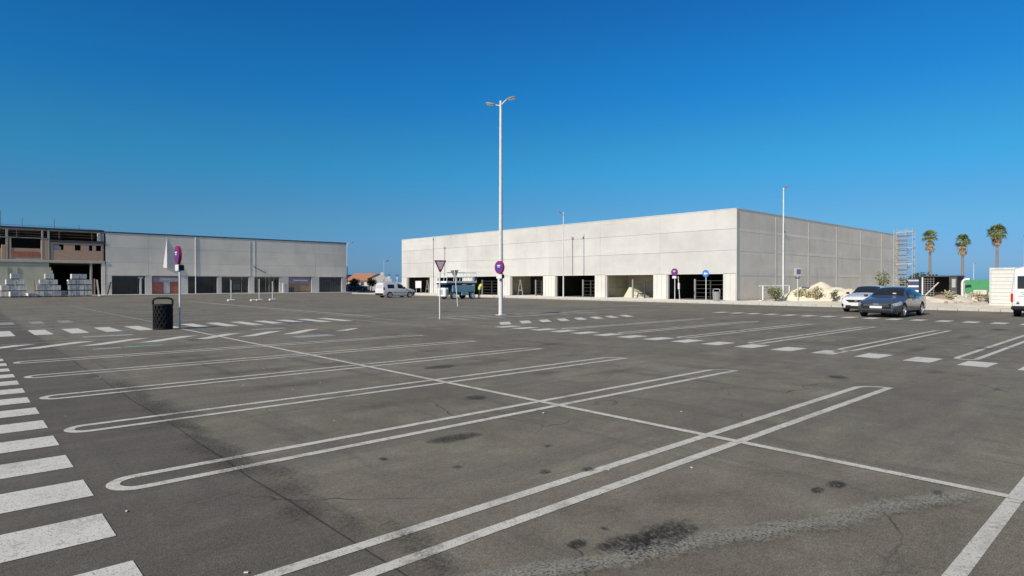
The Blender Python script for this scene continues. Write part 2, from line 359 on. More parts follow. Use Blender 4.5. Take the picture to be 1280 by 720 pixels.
def part(name, mb, m, root=None, smooth=False, world=False, kind=None, label=None):
    """one mesh object for the shapes in mb; world=True: mb is in scene coordinates, root stands unrotated"""
    if world and root is not None:
        ox, oy, oz = ORG[root.name]; mb.v = [(x - ox, y - oy, z - oz) for x, y, z in mb.v]
    o = link(name, mb.mesh(name, smooth), m, root)
    if kind: o['kind'] = kind
    if label: o['label'] = label
    return o

ORG = {}
def tag(o, label, cat, group=None):
    o['label'] = label; o['category'] = cat
    if group: o['group'] = group
    return o
def thing(name, label, cat, loc=(0, 0, 0), rz=0, group=None):
    o = bpy.data.objects.new(name, None); COL.objects.link(o); o.location = loc; o.rotation_euler = (0, 0, rz); o.empty_display_size = 0.2
    ORG[o.name] = loc
    return tag(o, label, cat, group)
def copytree(o, parent=None):
    c = o.copy(); COL.objects.link(c)
    if parent is not None: c.parent = parent
    for ch in [x for x in bpy.data.objects if x.parent == o]: copytree(ch, c)
    return c
def at_off(o, loc): ORG[o.name] = loc; o.location = loc

# ------------------------------------------------------------------ ground
g = MB(); g.add([(-3000, -3000, -0.06), (6000, -3000, -0.06), (6000, 6000, -0.06), (-3000, 6000, -0.06)], [(0, 1, 2, 3)])
ground = part('ground', g, 'soil'); ground['kind'] = 'structure'
a = MB(); a.add([(-70, -70, 0), (43.4, -70, 0), (43.4, 160, 0), (-70, 160, 0)], [(0, 1, 2, 3)])
lot = part('car_park', a, 'asphalt'); lot['kind'] = 'structure'
a = MB(); a.add([(43.42, 79.9, -0.01), (110, 79.9, -0.01), (110, 118, -0.01), (43.42, 118, -0.01)], [(0, 1, 2, 3)])
st = part('side_street', a, 'asphalt'); st['kind'] = 'structure'
# pavement along the pale building and the sandy strip beyond its corner
p = MB(); p.box(43.55, 49.3, 18.0, 79.4, -0.05, 0.10)
pv = part('pavement', p, 'pave'); pv['kind'] = 'structure'
p = MB(); p.box(43.55, 47.2, -60, 17.99, -0.05, 0.098)
ps = part('roadside_pavement', p, 'soil'); ps['kind'] = 'structure'
p = MB()
nx, ny = 26, 40
for j in range(ny + 1):
    for i in range(nx + 1):
        x = 47.21 + 60 * (i / nx) ** 1.6; y = -60 + 85.5 * j / ny
        p.v.append((x, y, 0.09 + (0 if i == 0 or j == ny else 0.07 * random.random())))
for j in range(ny):
    for i in range(nx): k = j * (nx + 1) + i; p.f.append((k, k + 1, k + nx + 2, k + nx + 1))
sa = part('sandy_ground', p, 'soil', smooth=True); sa['kind'] = 'structure'
p = MB(); p.box(-60, 47.5, 88.2, 92.0, -0.05, 0.10)
pl = part('warehouse_pavement', p, 'pave'); pl['kind'] = 'structure'
km = MB().rbox(-0.075, 0.075, -0.49, 0.49, -0.1, 0.13, 0.02).mesh('kerb_stone')
for k in range(86): link('kerb_stone', km, 'kerb', pv if k > 20 else ps, (43.475, -2.5 + k * 0.995, random.uniform(-0.004, 0.004)))
km2 = MB().rbox(-0.98, 0.98, -0.075, 0.075, -0.1, 0.13, 0.02).mesh('kerb_stone')
for k in range(34): link('kerb_stone', km2, 'kerb', pl, (-20 + k * 1.99, 88.12, random.uniform(-0.004, 0.004)))

# ------------------------------------------------------------------ painted markings (parts of the car park)
ZL = 0.004
def flat(name, poly, m, z=ZL):
    me = MB().add([(x, y, z) for x, y in poly], [tuple(range(len(poly)))]); return part(name, me, m, lot)
def quad(name, x0, x1, y0, y1, m, z=ZL): return flat(name, [(x0, y0), (x1, y0), (x1, y1), (x0, y1)], m, z)

def strip_mesh(x0, x1, w, lw, ltip='round', rtip='slant'):
    """the two lines of a divider with its closed ends, centred on y=0; every piece at one height, butted"""
    h = w / 2; mb = MB(); z = ZL
    ra = h
    xs, xe = x0 + ra, x1 - 0.38
    mb.add([(xs, h - lw, z), (xe, h - lw, z), (xe, h, z), (xs, h, z)], [(0, 1, 2, 3)])
    mb.add([(xs, -h, z), (x1, -h, z), (x1 - 0.10, -h + lw, z), (xs, -h + lw, z)], [(0, 1, 2, 3)])
    n = 10; vs = []
    for i in range(n + 1):
        t = R(90 + 180 * i / n)
        for r in (h, h - lw): vs.append((xs + r * math.cos(t), r * math.sin(t), z))
    mb.add(vs, [(2 * i, 2 * i + 2, 2 * i + 3, 2 * i + 1) for i in range(n)])
    vs = []
    for i in range(7):                       # the right end sweeps from the far line down to a point
        u = i / 6; x = xe + (x1 - xe) * math.sin(u * math.pi / 2); y = h - (2 * h) * (1 - math.cos(u * math.pi / 2))
        x2 = min(x, xe + (x1 - 0.10 - xe) * math.sin(u * math.pi / 2)); y2 = (h - lw) - (2 * h - 2 * lw) * (1 - math.cos(u * math.pi / 2))
        vs += [(x, y, z), (x2, y2, z)]
    mb.add(vs, [(2 * i, 2 * i + 2, 2 * i + 3, 2 * i + 1) for i in range(6)])
    return mb.mesh('bay_divider', fix=False)
sm = strip_mesh(0.90, 10.85, 0.46, 0.10)
for y in (0.68, 3.28, 5.83, 8.36, 10.94, 13.55, 16.13): link('bay_divider', sm, 'line', lot, (0, y, 0))
sm1 = strip_mesh(0.90, 10.85, 0.40, 0.09)
for k in range(10): link('bay_divider', sm1, 'oldline', lot, (0, 29.1 + 2.6 * k, 0))
sm2 = strip_mesh(15.95, 25.15, 0.46, 0.11)
for y in (-1.62, 0.78, 3.17, 5.56, 7.86, 10.1, 12.3, 14.8): link('bay_divider', sm2, 'line', lot, (0, y, 0))
sm3 = strip_mesh(17.0, 27.0, 0.42, 0.10)
for k in range(9): link('bay_divider', sm3, 'oldline', lot, (0, 29.1 + 2.6 * k, 0))
quad('bay_centre_line', 5.94, 6.04, -3, 23.9, 'line', ZL * 2)
quad('bay_centre_line', 19.70, 19.80, -4, 17.2, 'oldline', ZL * 2)
quad('bay_centre_line', 6.1, 6.2, 29, 53, 'oldline', ZL * 2)
quad('bay_centre_line', 21.9, 22.0, 29, 51, 'oldline', ZL * 2)
quad('lane_line', 14.95, 15.10, 26.5, 58, 'line'); quad('lane_line', 13.05, 13.17, 19.2, 25.5, 'oldline'); quad('lane_line', 14.25, 14.4, 23, 40, 'oldline')
quad('lane_line', 1.2, 12.6, 27.25, 27.37, 'oldline'); quad('lane_line', 16.2, 30, 23.55, 23.7, 'line'); quad('lane_line', 14.5, 30, 28.3, 28.42, 'oldline')
quad('lane_line', 29.2, 29.3, -6, 23, 'oldline'); quad('lane_line', 0.9, 12.9, 21.0, 21.09, 'oldline')
quad('lane_line', 30, 42, 26.3, 26.45, 'oldline'); quad('lane_line', 35.5, 35.65, 20, 60, 'oldline')
# zebra crossings: every bar a piece
bm_ = MB().add([(-1.45, -0.26, ZL), (1.45, -0.26, ZL), (1.45, 0.26, ZL), (-1.45, 0.26, ZL)], [(0, 1, 2, 3)]).mesh('crossing_bar', fix=False)
for k in range(22): link('crossing_bar', bm_, 'bar', lot, (-0.665 + random.uniform(-.015, .015), 2.93 + 1.0 * k, 0))
bm2 = MB().add([(-0.48, -0.24, ZL), (0.48, -0.26, ZL), (0.46, 0.24, ZL), (-0.48, 0.25, ZL)], [(0, 1, 2, 3)]).mesh('crossing_bar', fix=False)
for k in range(22): link('crossing_bar', bm2, 'bar', lot, (15.28, -2.86 + 0.945 * k, 0), (0, 0, 0))
bm3 = MB().add([(-0.6, -0.24, ZL), (0.6, -0.24, ZL), (0.6, 0.24, ZL), (-0.6, 0.24, ZL)], [(0, 1, 2, 3)]).mesh('crossing_bar', fix=False)
for k in range(26): link('crossing_bar', bm3, 'bar', lot, (31.2, -6.2 + 0.935 * k, 0))
bm4 = MB().add([(-0.24, -1.3, ZL), (0.24, -1.3, ZL), (0.24, 1.3, ZL), (-0.24, 1.3, ZL)], [(0, 1, 2, 3)]).mesh('crossing_bar', fix=False)
for k in range(16): link('crossing_bar', bm4, 'bar', lot, (-1.65 + 0.945 * k, 25.45, 0))
bm5 = MB().add([(-0.22, -0.9, ZL), (0.22, -0.9, ZL), (0.22, 0.9, ZL), (-0.22, 0.9, ZL)], [(0, 1, 2, 3)]).mesh('crossing_bar', fix=False)
for k in range(5): link('crossing_bar', bm5, 'oldline', lot, (-0.3 + 0.945 * k, 31.7, 0))
for k in range(9): link('crossing_bar', bm5, 'bar', lot, (16.9 + 1.1 * k, 22.3, 0))
# diagonal hatching at the ends of the bay blocks
hm = MB().add([(-0.95, -0.72, ZL), (-0.45, -0.72, ZL), (0.95, 0.72, ZL), (0.45, 0.72, ZL)], [(0, 1, 2, 3)]).mesh('hatch_stripe', fix=False)
for k in range(7): link('hatch_stripe', hm, 'bar', lot, (0.72 + 1.32 * k, 19.95, 0))
flat('hatch_stripe', [(9.5, 19.3), (10.0, 19.3), (10.8, 20.0), (10.55, 20.1)], 'bar')
hm2 = MB().add([(-0.78, -0.62, ZL), (-0.22, -0.62, ZL), (0.78, 0.62, ZL), (0.22, 0.62, ZL)], [(0, 1, 2, 3)]).mesh('hatch_stripe', fix=False)
for k in range(8): link('hatch_stripe', hm2, 'bar', lot, (16.5 + 1.14 * k, 18.5, 0))
# faded teal marks of the reserved bays
quad('reserved_bay_mark', 3.2, 4.1, 18.0, 18.3, 'teal'); quad('reserved_bay_mark', 2.55, 3.15, 18.0, 18.25, 'greyp')
quad('reserved_bay_mark', 2.9, 4.2, 22.1, 22.6, 'greyp'); quad('reserved_bay_mark', 7.7, 8.9, 21.7, 22.1, 'greyp'); quad('reserved_bay_mark', 7.6, 8.8, 17.75, 18.35, 'greyp')

# stains, grit and scuffs
disc = []
dm = MB(); dm.add([(math.cos(2 * math.pi * i / 24), math.sin(2 * math.pi * i / 24), 0) for i in range(24)], [tuple(range(24))])
dme = {}
def blob(name, m, x, y, sx, sy, rz=0, z=0.010):
    if m not in dme:
        me = bpy.data.meshes.new(name); me.from_pydata(dm.v, [], dm.f); me.materials.append(M[m]); dme[m] = me
    return link(name, dme[m], None, lot, (x, y, z), (0, 0, R(rz)), (sx, sy, 1))
zc = 0.010
for (x, y, sx, sy, rz) in [(3.42, 2.27, .34, .17, 2), (3.12, 2.36, .24, .12, -10), (5.30, 1.90, .12, .08, 0), (5.05, 1.95, .10, .05, 0), (4.11, 3.52, .08, .06, 0), (3.78, 3.73, .07, .05, 0),
                           (2.88, 2.56, .09, .06, 0), (3.2, 2.6, .03, .03, 0), (5.63, 1.26, .12, .06, 30), (2.95, 5.02, .05, .05, 0), (3.3, 4.35, .05, .04, 0), (4.4, 4.3, .06, .04, 0)]:
    zc += 0.0003; blob('oil_stain', 'stain', x, y, sx * 1.25, sy * 1.25, rz, zc)
for i in range(48):
    zc += 0.0002; x = random.uniform(1.0, 30); y = random.uniform(2.5, 30)
    blob('oil_stain', 'soft' if i % 3 else 'stain', x, y, random.uniform(.25, 1.1) * (1 if i % 3 else .5), random.uniform(.12, .4), random.uniform(-15, 15), zc)
for (x, y, sx, sy, rz) in [(4.2, 7.2, 1.1, .25, 0), (3.9, 9.6, 1.2, .3, 0), (4.0, 11.6, 1.5, .3, 0), (8.3, 17.2, .8, .25, 0), (8, 9.6, 1.2, .3, 0), (3.8, 14.9, 1.4, .3, 2), (8.6, 12.2, .9, .3, 0), (9, 7, 1.2, .35, 0),
                           (4.5, 17.4, 1.0, .3, 0), (22.5, 4.4, 1.3, .3, 0), (23, 6.7, 1.2, .3, 0), (22, 9, 1.2, .3, 0), (17.5, 4.4, 1.3, .3, 0)]:
    zc += 0.0003; blob('oil_stain', 'soft', x, y, sx, sy, rz, zc)
for i in range(20): zc += 0.0003; blob('grit_streak', 'litterdirt', 2.0 + random.uniform(-.16, .2), 2.9 + i * 0.46, random.uniform(.12, .36), random.uniform(.3, .6), random.uniform(-14, 14), zc)
for i in range(14):
    zc += 0.0003; t = i / 13
    blob('dust_streak', 'scuff', 2.0 + 3.6 * t + random.uniform(-.05, .05), 2.58 - 1.42 * t + random.uniform(-.03, .03), random.uniform(.32, .55), .13 + .06 * random.random(), -22 + random.uniform(-8, 8), zc)
# an old expansion joint where two asphalt lanes meet
for k in range(16):
    jy = 2.2 + k * 1.55; jx = 1.855 + .012 * math.sin(k * 2.1)
    q0 = 1.855 + .014 * math.sin(k * 2.1); q1 = 1.855 + .014 * math.sin((k + 1) * 2.1); wd = .005 + .003 * (k % 3)
    flat('asphalt_joint', [(q0 - .006, jy), (q0 + .006, jy), ((q0 + q1) / 2 + wd + .012, jy + .8), (q1 + .006, jy + 1.55), (q1 - .006, jy + 1.55), ((q0 + q1) / 2 - wd + .012, jy + .7)], 'joint', 0.0035)
lm = MB().box(-.016, .016, -.007, .007, 0, .006).mesh('litter_scrap')
for i in range(26):
    link('litter_scrap', lm, 'litter', lot, (random.uniform(0.9, 9), random.uniform(2.3, 13), 0.006), (0, 0, random.uniform(0, 3)), [random.uniform(.3, 1.1)] * 3)

# ------------------------------------------------------------------ pale new retail building (right)
bx, by, L2, X2, H2 = 49.14, 25.66, 78.1, 93.5, 7.9
B = thing('retail_building', 'long pale concrete retail building with open shop bays, behind the pavement', 'building', (bx, by, 0))
opens = [(26.85, 32.50), (34.0, 39.75), (41.17, 46.81), (48.70, 54.20), (56.49, 61.45), (63.5, 69.0), (70.9, 76.7)]
cols = [by, 33.25, 40.46, 47.75, 55.35, 62.5, 69.9, L2]
zs = [2.42, 4.40, 6.23, H2]
core = MB()
core.box(bx + .13, bx + .33, by + .13, L2 - .1, 2.45, H2 - .06)
ys = [by + .13] + [v for o in opens for v in o] + [L2 - .1]
for k in range(0, len(ys), 2): core.box(bx + .13, bx + .33, ys[k] + .03 * (k > 0), ys[k + 1] - .03 * (k < len(ys) - 2), 0, 2.45)
core.box(bx + .33, X2, by + .13, by + .33, 0, H2 - .06); core.box(bx + .33, X2, L2 - .3, L2 - .1, 0, H2 - .06); core.box(X2 - .2, X2, by + .33, L2 - .3, 0, H2 - .06)
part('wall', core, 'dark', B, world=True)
rf = MB().box(bx + .33, X2 - .2, by + .33, L2 - .3, H2 - .5, H2 - .3); part('roof', rf, 'shade_lift_conc', B, world=True)
fl = MB().box(bx + .33, X2 - .2, by + .33, L2 - .3, 0.0, 0.10); part('floor', fl, 'floor', B, world=True)
G_ = 0.007
for i in range(7):
    for j in range(3):
        o = random.uniform(-.006, .006)
        part('facade_panel', MB().rbox(bx + o, bx + .12, cols[i] + .003, cols[i + 1] - .003, zs[j] + G_, zs[j + 1] - (G_ if j < 2 else 0), .012), 'sunlit_conc', B, world=True)
edges = [by] + [v for o in opens for v in o] + [L2]
for k in range(0, len(edges), 2):
    y0, y1 = edges[k], edges[k + 1]; mb = MB().rbox(bx + .002, bx + .12, y0 + (G_ if k else 0.0), y1, 0.10, 2.40, .015)
    n = max(2, int((y1 - y0) / 0.22))
    for q in range(n):
        yy = y0 + (q + .5) * (y1 - y0) / n
        if q % 2 == 0: mb.box(bx - .035, bx + .001, yy - .07, yy + .07, 0.12, 2.38)
    part('pier_panel', mb, 'pier', B, world=True)
for (y0, y1) in opens:      # lighter reveal round each bay
    part('bay_lintel', MB().box(bx - .02, bx + .34, y0 - .06, y1 + .06, 2.385, 2.45), 'pier', B, world=True)
    part('bay_jamb', MB().box(bx + .121, bx + .36, y0 - .03, y0 + .06, .1, 2.385), 'pier', B, world=True)
    part('bay_jamb', MB().box(bx + .121, bx + .36, y1 - .06, y1 + .03, .1, 2.385), 'pier', B, world=True)
# partitions between the units, and the back walls that close three of them
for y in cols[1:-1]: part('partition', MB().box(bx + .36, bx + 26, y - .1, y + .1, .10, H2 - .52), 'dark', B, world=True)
for k in (1, 3, 6): part('unit_side_wall', MB().box(bx + .37, bx + 25, cols[k + 1] - .13, cols[k + 1] - .101, .11, 3.2), 'olive', B, world=True)
for k in (1, 3, 6):
    y0, y1 = cols[k] + .12, cols[k + 1] - .135
    part('unit_back_wall', MB().box(bx + 4.4, bx + 4.6, y0, y1, .11, 3.4), 'dark' if k == 3 else 'olive', B, world=True)  # one back wall coloured dark to stand for a deep unlit room
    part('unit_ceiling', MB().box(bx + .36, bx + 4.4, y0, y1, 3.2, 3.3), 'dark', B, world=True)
    part('bounce_floor', MB().box(bx + .34, bx + 4.4, y0, y1, .101, .115), 'pave', B, world=True)  # pale sheet added over the floor to bounce light onto the walls
    for q in range(6): part('blockwork_course', MB().box(bx + .38, bx + 4.3, y1 - .05, y1 - .02, .14 + q * .5, .14 + q * .5 + .46), 'olive', B, world=True)
# shaded long side
nx = 6; xs = [bx + .125 + (X2 - bx - .125) * k / nx for k in range(nx + 1)]; zr = [0.05, 2.35, 4.45, 6.15, H2]
for i in range(nx):
    for j in range(4):
        o = random.uniform(-.004, .004)
        part('side_panel', MB().rbox(xs[i] + .004, xs[i + 1] - .004, by + o, by + .12, zr[j] + .004, zr[j + 1] - (.004 if j < 3 else 0), .004), 'shade_lift_conc', B, world=True)
for j in range(1, 4):
    for i in range(nx): part('grazed_joint_band', MB().box(xs[i] + .15, xs[i + 1] - .15, by - .011, by - .0062, zr[j] - .10, zr[j] + .16), 'grey_pale', B, world=True)  # paler bands put grazing light along the joints into the colour
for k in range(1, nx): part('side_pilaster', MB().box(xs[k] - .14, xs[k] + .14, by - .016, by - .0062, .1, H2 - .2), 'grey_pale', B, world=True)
part('corner_post', MB().box(bx - .03, bx + .10, by - .055, by - .014, 0.1, H2), 'pier', B, world=True)
part('coping', MB().box(bx - .03, bx + .35, by - .03, L2, H2 + .004, H2 + .06), 'pier', B, world=True)
part('coping', MB().box(bx + .352, X2, by - .03, by + .35, H2 + .004, H2 + .06), 'pier', B, world=True)
def pipe(px_, py_, z0, z1, hop=False, root=B, m='galv', r=.06):
    mb = MB().tube((px_, py_, z0), (px_, py_, z1), r)
    if hop: mb.rbox(px_ - .11, px_ + .09, py_ - .11, py_ + .11, z1 - .02, z1 + .22, .03)
    for q in range(3): zz = z0 + (z1 - z0) * (q + .5) / 3; mb.box(px_ - r * 1.3, px_ + r * 1.3, py_ - r * 1.3, py_ + r * 1.3, zz - .03, zz + .03)
    return part('downpipe', mb, m, root, world=True, smooth=True)
pipe(bx - .10, 70.0, .1, 7.6, True); pipe(bx - .10, 67.3, 2.5, 6.2, True, m='rail', r=.03); pipe(bx - .10, 44.2, 2.45, 6.3, True, m='rail', r=.03)
pipe(58.2, by - .01, .1, 7.4, False, r=.03)
br_ = MB().tube((58.2, by - .02, 6.4), (58.2, by - .06, 6.42), .04).rbox(58.0, 58.4, by - .12, by - .05, 6.36, 6.50, .02); part('wall_lamp', br_, 'shed', B, world=True)
# things standing in the bays
def bay_fence(y0, y1, label, x=None, post_left=True):
    x = bx + .75 if x is None else x
    t = thing('barrier_fence', label, 'barrier', (x, y0, .1), 0, 'barriers across the open bays')
    for q in range(5): part('rail', MB().box(-.02, .02, 0, y1 - y0, .25 + q * .36, .285 + q * .36), 'frail', t)
    ye = (y1 - y0) if post_left else 0
    part('post', MB().rbox(-.07, .07, ye - .08, ye + .08, 0, 1.85, .015), 'fpost', t)
    part('post', MB().rbox(-.05, .05, (y1 - y0) / 2 - .05, (y1 - y0) / 2 + .05, 0, 1.75, .01), 'frail', t)
bay_fence(56.55, 60.3, 'rail barrier with pale post in the dark bay behind the worker')
bay_fence(41.25, 43.4, 'short rail barrier with pale post in the dark bay behind the tall thin lamp post')
bay_fence(26.9, 30.0, 'dark rail barrier with pale post behind the blue arrow sign, in the corner bay')
bay_fence(34.1, 36.9, 'rail barrier with pale post in the olive bay with the pale triangular wedge')
bay_fence(48.75, 50.6, 'rail barrier in the olive bay just right of the tallest lamp post', post_left=True)
def trestle(y, label, h=1.8):
    t = thing('trestle', label, 'trestle', (bx + .9, y, .1))
    part('leg', MB().tube((0, -.42, 0), (0, -.03, h), .03), 'rail', t); part('leg', MB().tube((0, .42, 0), (0, .03, h), .03), 'rail', t)
    part('leg', MB().tube((.5, .05, 0), (.05, 0, h), .03), 'pier', t)
    part('cross_bar', MB().tube((0, -.28, .62), (0, .28, .62), .025), 'pier', t); part('head', MB().rbox(-.06, .1, -.16, .16, h - .02, h + .06, .01), 'pier', t)
trestle(72.8, 'pale A-frame trestle in the bay beside the small white van'); trestle(53.4, 'pale A-frame trestle in the bay just right of the tallest lamp post')
t = thing('notice_board', 'white board standing in the bay behind the small white van', 'board', (bx + .6, 74.6, .1))
part('panel', MB().rbox(-.02, .02, -.75, .75, .75, 1.75, .008), 'signw', t); part('leg', MB().tube((.03, -.6, 0), (.03, -.6, 1.0), .03), 'galv', t); part('leg', MB().tube((.03, .6, 0), (.03, .6, 1.0), .03), 'galv', t)
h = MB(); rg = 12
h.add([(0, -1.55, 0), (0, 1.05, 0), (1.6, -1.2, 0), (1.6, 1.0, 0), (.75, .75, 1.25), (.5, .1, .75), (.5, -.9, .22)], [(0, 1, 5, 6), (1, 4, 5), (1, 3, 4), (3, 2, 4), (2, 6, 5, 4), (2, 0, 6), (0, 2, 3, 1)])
o = part('sunlit_wedge', h, 'beige', None); o.location = (bx + 1.5, 37.6, .1); tag(o, 'pale wedge standing for a sunlit triangle in the olive bay of the pale building', 'wedge')  # pale wedge added in place of a sunlit triangle inside the bay

# ------------------------------------------------------------------ grey warehouse (left)
WY = 92.0; wx0, wx1, WH = 14.35, 47.4, 7.95
W = thing('warehouse', 'long grey concrete warehouse with shop windows and dark roof edge, left of the photo', 'building', (wx0, WY, 0))
wo = [(15.0, 18.7), (19.5, 22.75), (23.85, 27.6), (28.2, 31.95), (32.75, 36.45), (37.85, 41.45), (42.75, 46.55)]
ZT = 2.55
c = MB(); c.box(wx0, wx1 - .05, WY + .13, WY + .4, ZT + .02, WH - .05)
e = [wx0] + [v for q in wo for v in q] + [wx1 - .05]
for k in range(0, len(e), 2): c.box(e[k], e[k + 1], WY + .13, WY + .4, 0, ZT + .02)
c.box(wx1 - .3, wx1 - .05, WY + .4, WY + 40, 0, WH - .05); c.box(wx0, wx0 + .3, WY + .4, WY + 40, 0, WH - .05); c.box(wx0 + .3, wx1 - .3, WY + 39.7, WY + 40, 0, WH - .05)
part('wall', c, 'dark', W, world=True)
part('roof', MB().box(wx0 + .3, wx1 - .3, WY + .4, WY + 39.7, WH - .5, WH - .3), 'shade_lift_conc', W, world=True)
part('floor', MB().box(wx0 + .3, wx1 - .3, WY + .4, WY + 39.7, 0, .1), 'floor', W, world=True)
wc = [wx0, 19.1, 25.6, 32.3, 39.0, 42.1, wx1]; wz = [ZT, 4.2, 6.1, WH]
for i in range(6):
    for j in range(3):
        part('facade_panel', MB().rbox(wc[i] + .006, wc[i + 1] - .006, WY + random.uniform(-.004, .004), WY + .12, wz[j] + .006, wz[j + 1] - (.006 if j < 2 else 0), .005), 'shade_lift_conc', W, world=True)
for k in range(0, len(e), 2): part('pier_panel', MB().rbox(e[k], e[k + 1], WY + .003, WY + .12, .1, ZT - .01, .015), 'pier' if k else 'shade_lift_conc', W, world=True)
for (x0, x1) in wo: part('window_lintel', MB().box(x0 - .05, x1 + .05, WY - .03, WY + .3, ZT - .06, ZT + .03), 'pier', W, world=True)
part('coping', MB().box(wx0 - .05, wx1 + .05, WY - .05, WY + .45, WH + .004, WH + .15), 'coping', W, world=True)
pipe(24.8, WY - .01, .1, 7.9, False, W, 'polew', .05); pipe(32.15, WY - .005, 2.6, 7.6, False, W, 'rail', .03); pipe(32.75, WY - .005, 2.6, 7.7, False, W, 'galv', .03)
part('bracket_with_shadow_bar', MB().tube((32.65, WY - .02, 3.95), (32.65, WY - .5, 4.0), .04).tube((32.65, WY - .05, 3.9), (34.4, WY - .12, 3.05), .035), 'shed', W, world=True)  # projecting rod, plus a dark diagonal bar standing for its cast shadow
# shop windows, each with frame and what shows behind the glass
def window(x0, x1, glass, bars, m='shopglass'):
    f = MB(); zf = WY + .18
    f.box(x0, x0 + .07, zf, zf + .08, .12, ZT - .06); f.box(x1 - .07, x1, zf, zf + .08, .12, ZT - .06)
    f.box(x0 + .07, x1 - .07, zf, zf + .08, .12, .20); f.box(x0 + .07, x1 - .07, zf, zf + .08, ZT - .14, ZT - .06)
    for b in bars: f.box(x0 + b - .03, x0 + b + .03, zf + .004, zf + .076, .2, ZT - .14)
    fo = part('window', f, glass, W, world=True)
    gp = MB().box(x0 + .07, x1 - .07, zf + .03, zf + .05, .2, ZT - .14); ox, oy, oz = ORG[W.name]; gp.v = [(x - ox, y - oy, z - oz) for x, y, z in gp.v]
    link('pane', gp.mesh('pane'), m, fo)
    return zf
zf = WY + .12
window(*wo[0], 'shed', [2.9], 'shopglass')
part('window_post', MB().box(18.1, 18.3, WY + .02, WY + .17, .1, 2.2).box(17.9, 18.5, WY + .02, WY + .17, 2.2, 2.35), 'pier', W, world=True)
window(*wo[1], 'coping', [], 'brickp')
x0, x1 = wo[1]
part('window_poster', MB().box(x0 + .9, x1 - .08, WY + .17, WY + .2, 1.75, 2.3), 'poster', W, world=True)
part('window_poster', MB().box(x0 + .1, x0 + .88, WY + .17, WY + .2, 1.7, 2.35), 'purplep', W, world=True)
part('window_poster', MB().box(x0 + 1.4, x0 + 2.15, WY + .165, WY + .2, .2, 1.73), 'poster', W, world=True)
part('window_poster', MB().box(x0 + 1.1, x0 + 2.2, WY + .16, WY + .168, 2.02, 2.14), 'signw', W, world=True)
window(*wo[2], 'shed', [1.1, 3.4]); window(*wo[3], 'rail', [1.2, 2.8]); window(*wo[4], 'rail', [.5, 1.7, 2.2, 2.9])
part('window_poster', MB().box(wo[3][0] + 1.5, wo[3][0] + 2.6, WY + .165, WY + .18, .6, 1.9), 'shed', W, world=True)
window(*wo[5], 'coping', [], 'tanp'); x0, x1 = wo[5]
part('window_poster', MB().box(x0 + .1, x1 - .1, WY + .17, WY + .2, 1.45, 2.4), 'purplep', W, world=True)
part('window_poster', MB().box(x0 + .8, x1 - .5, WY + .16, WY + .17, 1.85, 2.05), 'signw', W, world=True)
part('window_poster', MB().box(x0 + .1, x0 + .9, WY + .17, WY + .2, .2, .9), 'shed', W, world=True)
x0, x1 = wo[6]
sh = MB(); n = 9
for q in range(n): sh.box(x0 + (x1 - x0) * q / n + .02, x0 + (x1 - x0) * (q + 1) / n - .02, WY + .2, WY + .26, .1, ZT)
part('roller_shutter', sh, 'shed', W, world=True)
part('door_panel', MB().rbox(36.85, 37.15, WY - .12, WY + .0, .1, 1.6, .02), 'polew', W, world=True)
# folded canvas hanging on the facade: a slim wedge
wb = MB(); wb.add([(21.28, WY - .02, 7.6), (20.80, WY - .02, 3.65), (21.22, WY - .30, 3.55), (21.9, WY - .02, 3.45)], [(0, 1, 2), (0, 2, 3), (1, 3, 2), (0, 3, 1)])
cv = thing('folded_canvas', 'tall slim white folded canvas hanging high on the grey warehouse facade', 'canvas', (21.3, WY, 3.5))
part('canvas', wb, 'bannerw', cv, world=True); part('hook', MB().tube((21.28, WY - .08, 7.58), (21.28, WY, 7.7), .03), 'galv', cv, world=True)

# ------------------------------------------------------------------ unfinished brick building (far left)
K = thing('brick_building', 'unfinished two storey brick and concrete building at the left edge of the photo', 'building', (-6, WY, 0))
f = 92 / 98.0
kx0, kx1 = -6.0, 14.25
# slabs and columns
part('floor_slab', MB().rbox(kx0, kx1, WY - .08, WY + 14, 4.05, 4.35, .02), 'slab_conc', K, world=True)
part('roof_slab', MB().rbox(kx0, kx1 - .02, WY - .01, WY + 14, 7.84, 8.06, .02), 'frame_conc', K, world=True)
part('roof_edge', MB().box(kx0, kx1 - .02, WY - .04, WY - .012, 7.98, 8.2), 'coping', K, world=True)
part('back_wall', MB().box(kx0, kx1, WY + 12, WY + 12.3, 0, 4.03).box(kx0, kx1, WY + 4, WY + 4.3, 4.37, 7.83).box(kx0, kx0 + .3, WY, WY + 11.99, 0, 4.03).box(kx1 - .3, kx1, WY + .5, WY + 3.99, 4.37, 7.83), 'dark', K, world=True)
part('ground_floor_slab', MB().box(kx0, kx1, WY + .05, WY + 11.9, 0, .1), 'floor', K, world=True)
for x, d_ in ((-2.0, .15), (4.70, .11), (7.98, .09), (8.58, .09)): part('column', MB().rbox(x - d_, x + d_, WY - .045, WY + .22, 4.355, 7.835, .02), 'frame_conc', K, world=True)
part('column', MB().rbox(12.70, 12.93, WY + .0, WY + .3, 0.1, 4.045, .02), 'frame_conc', K, world=True)
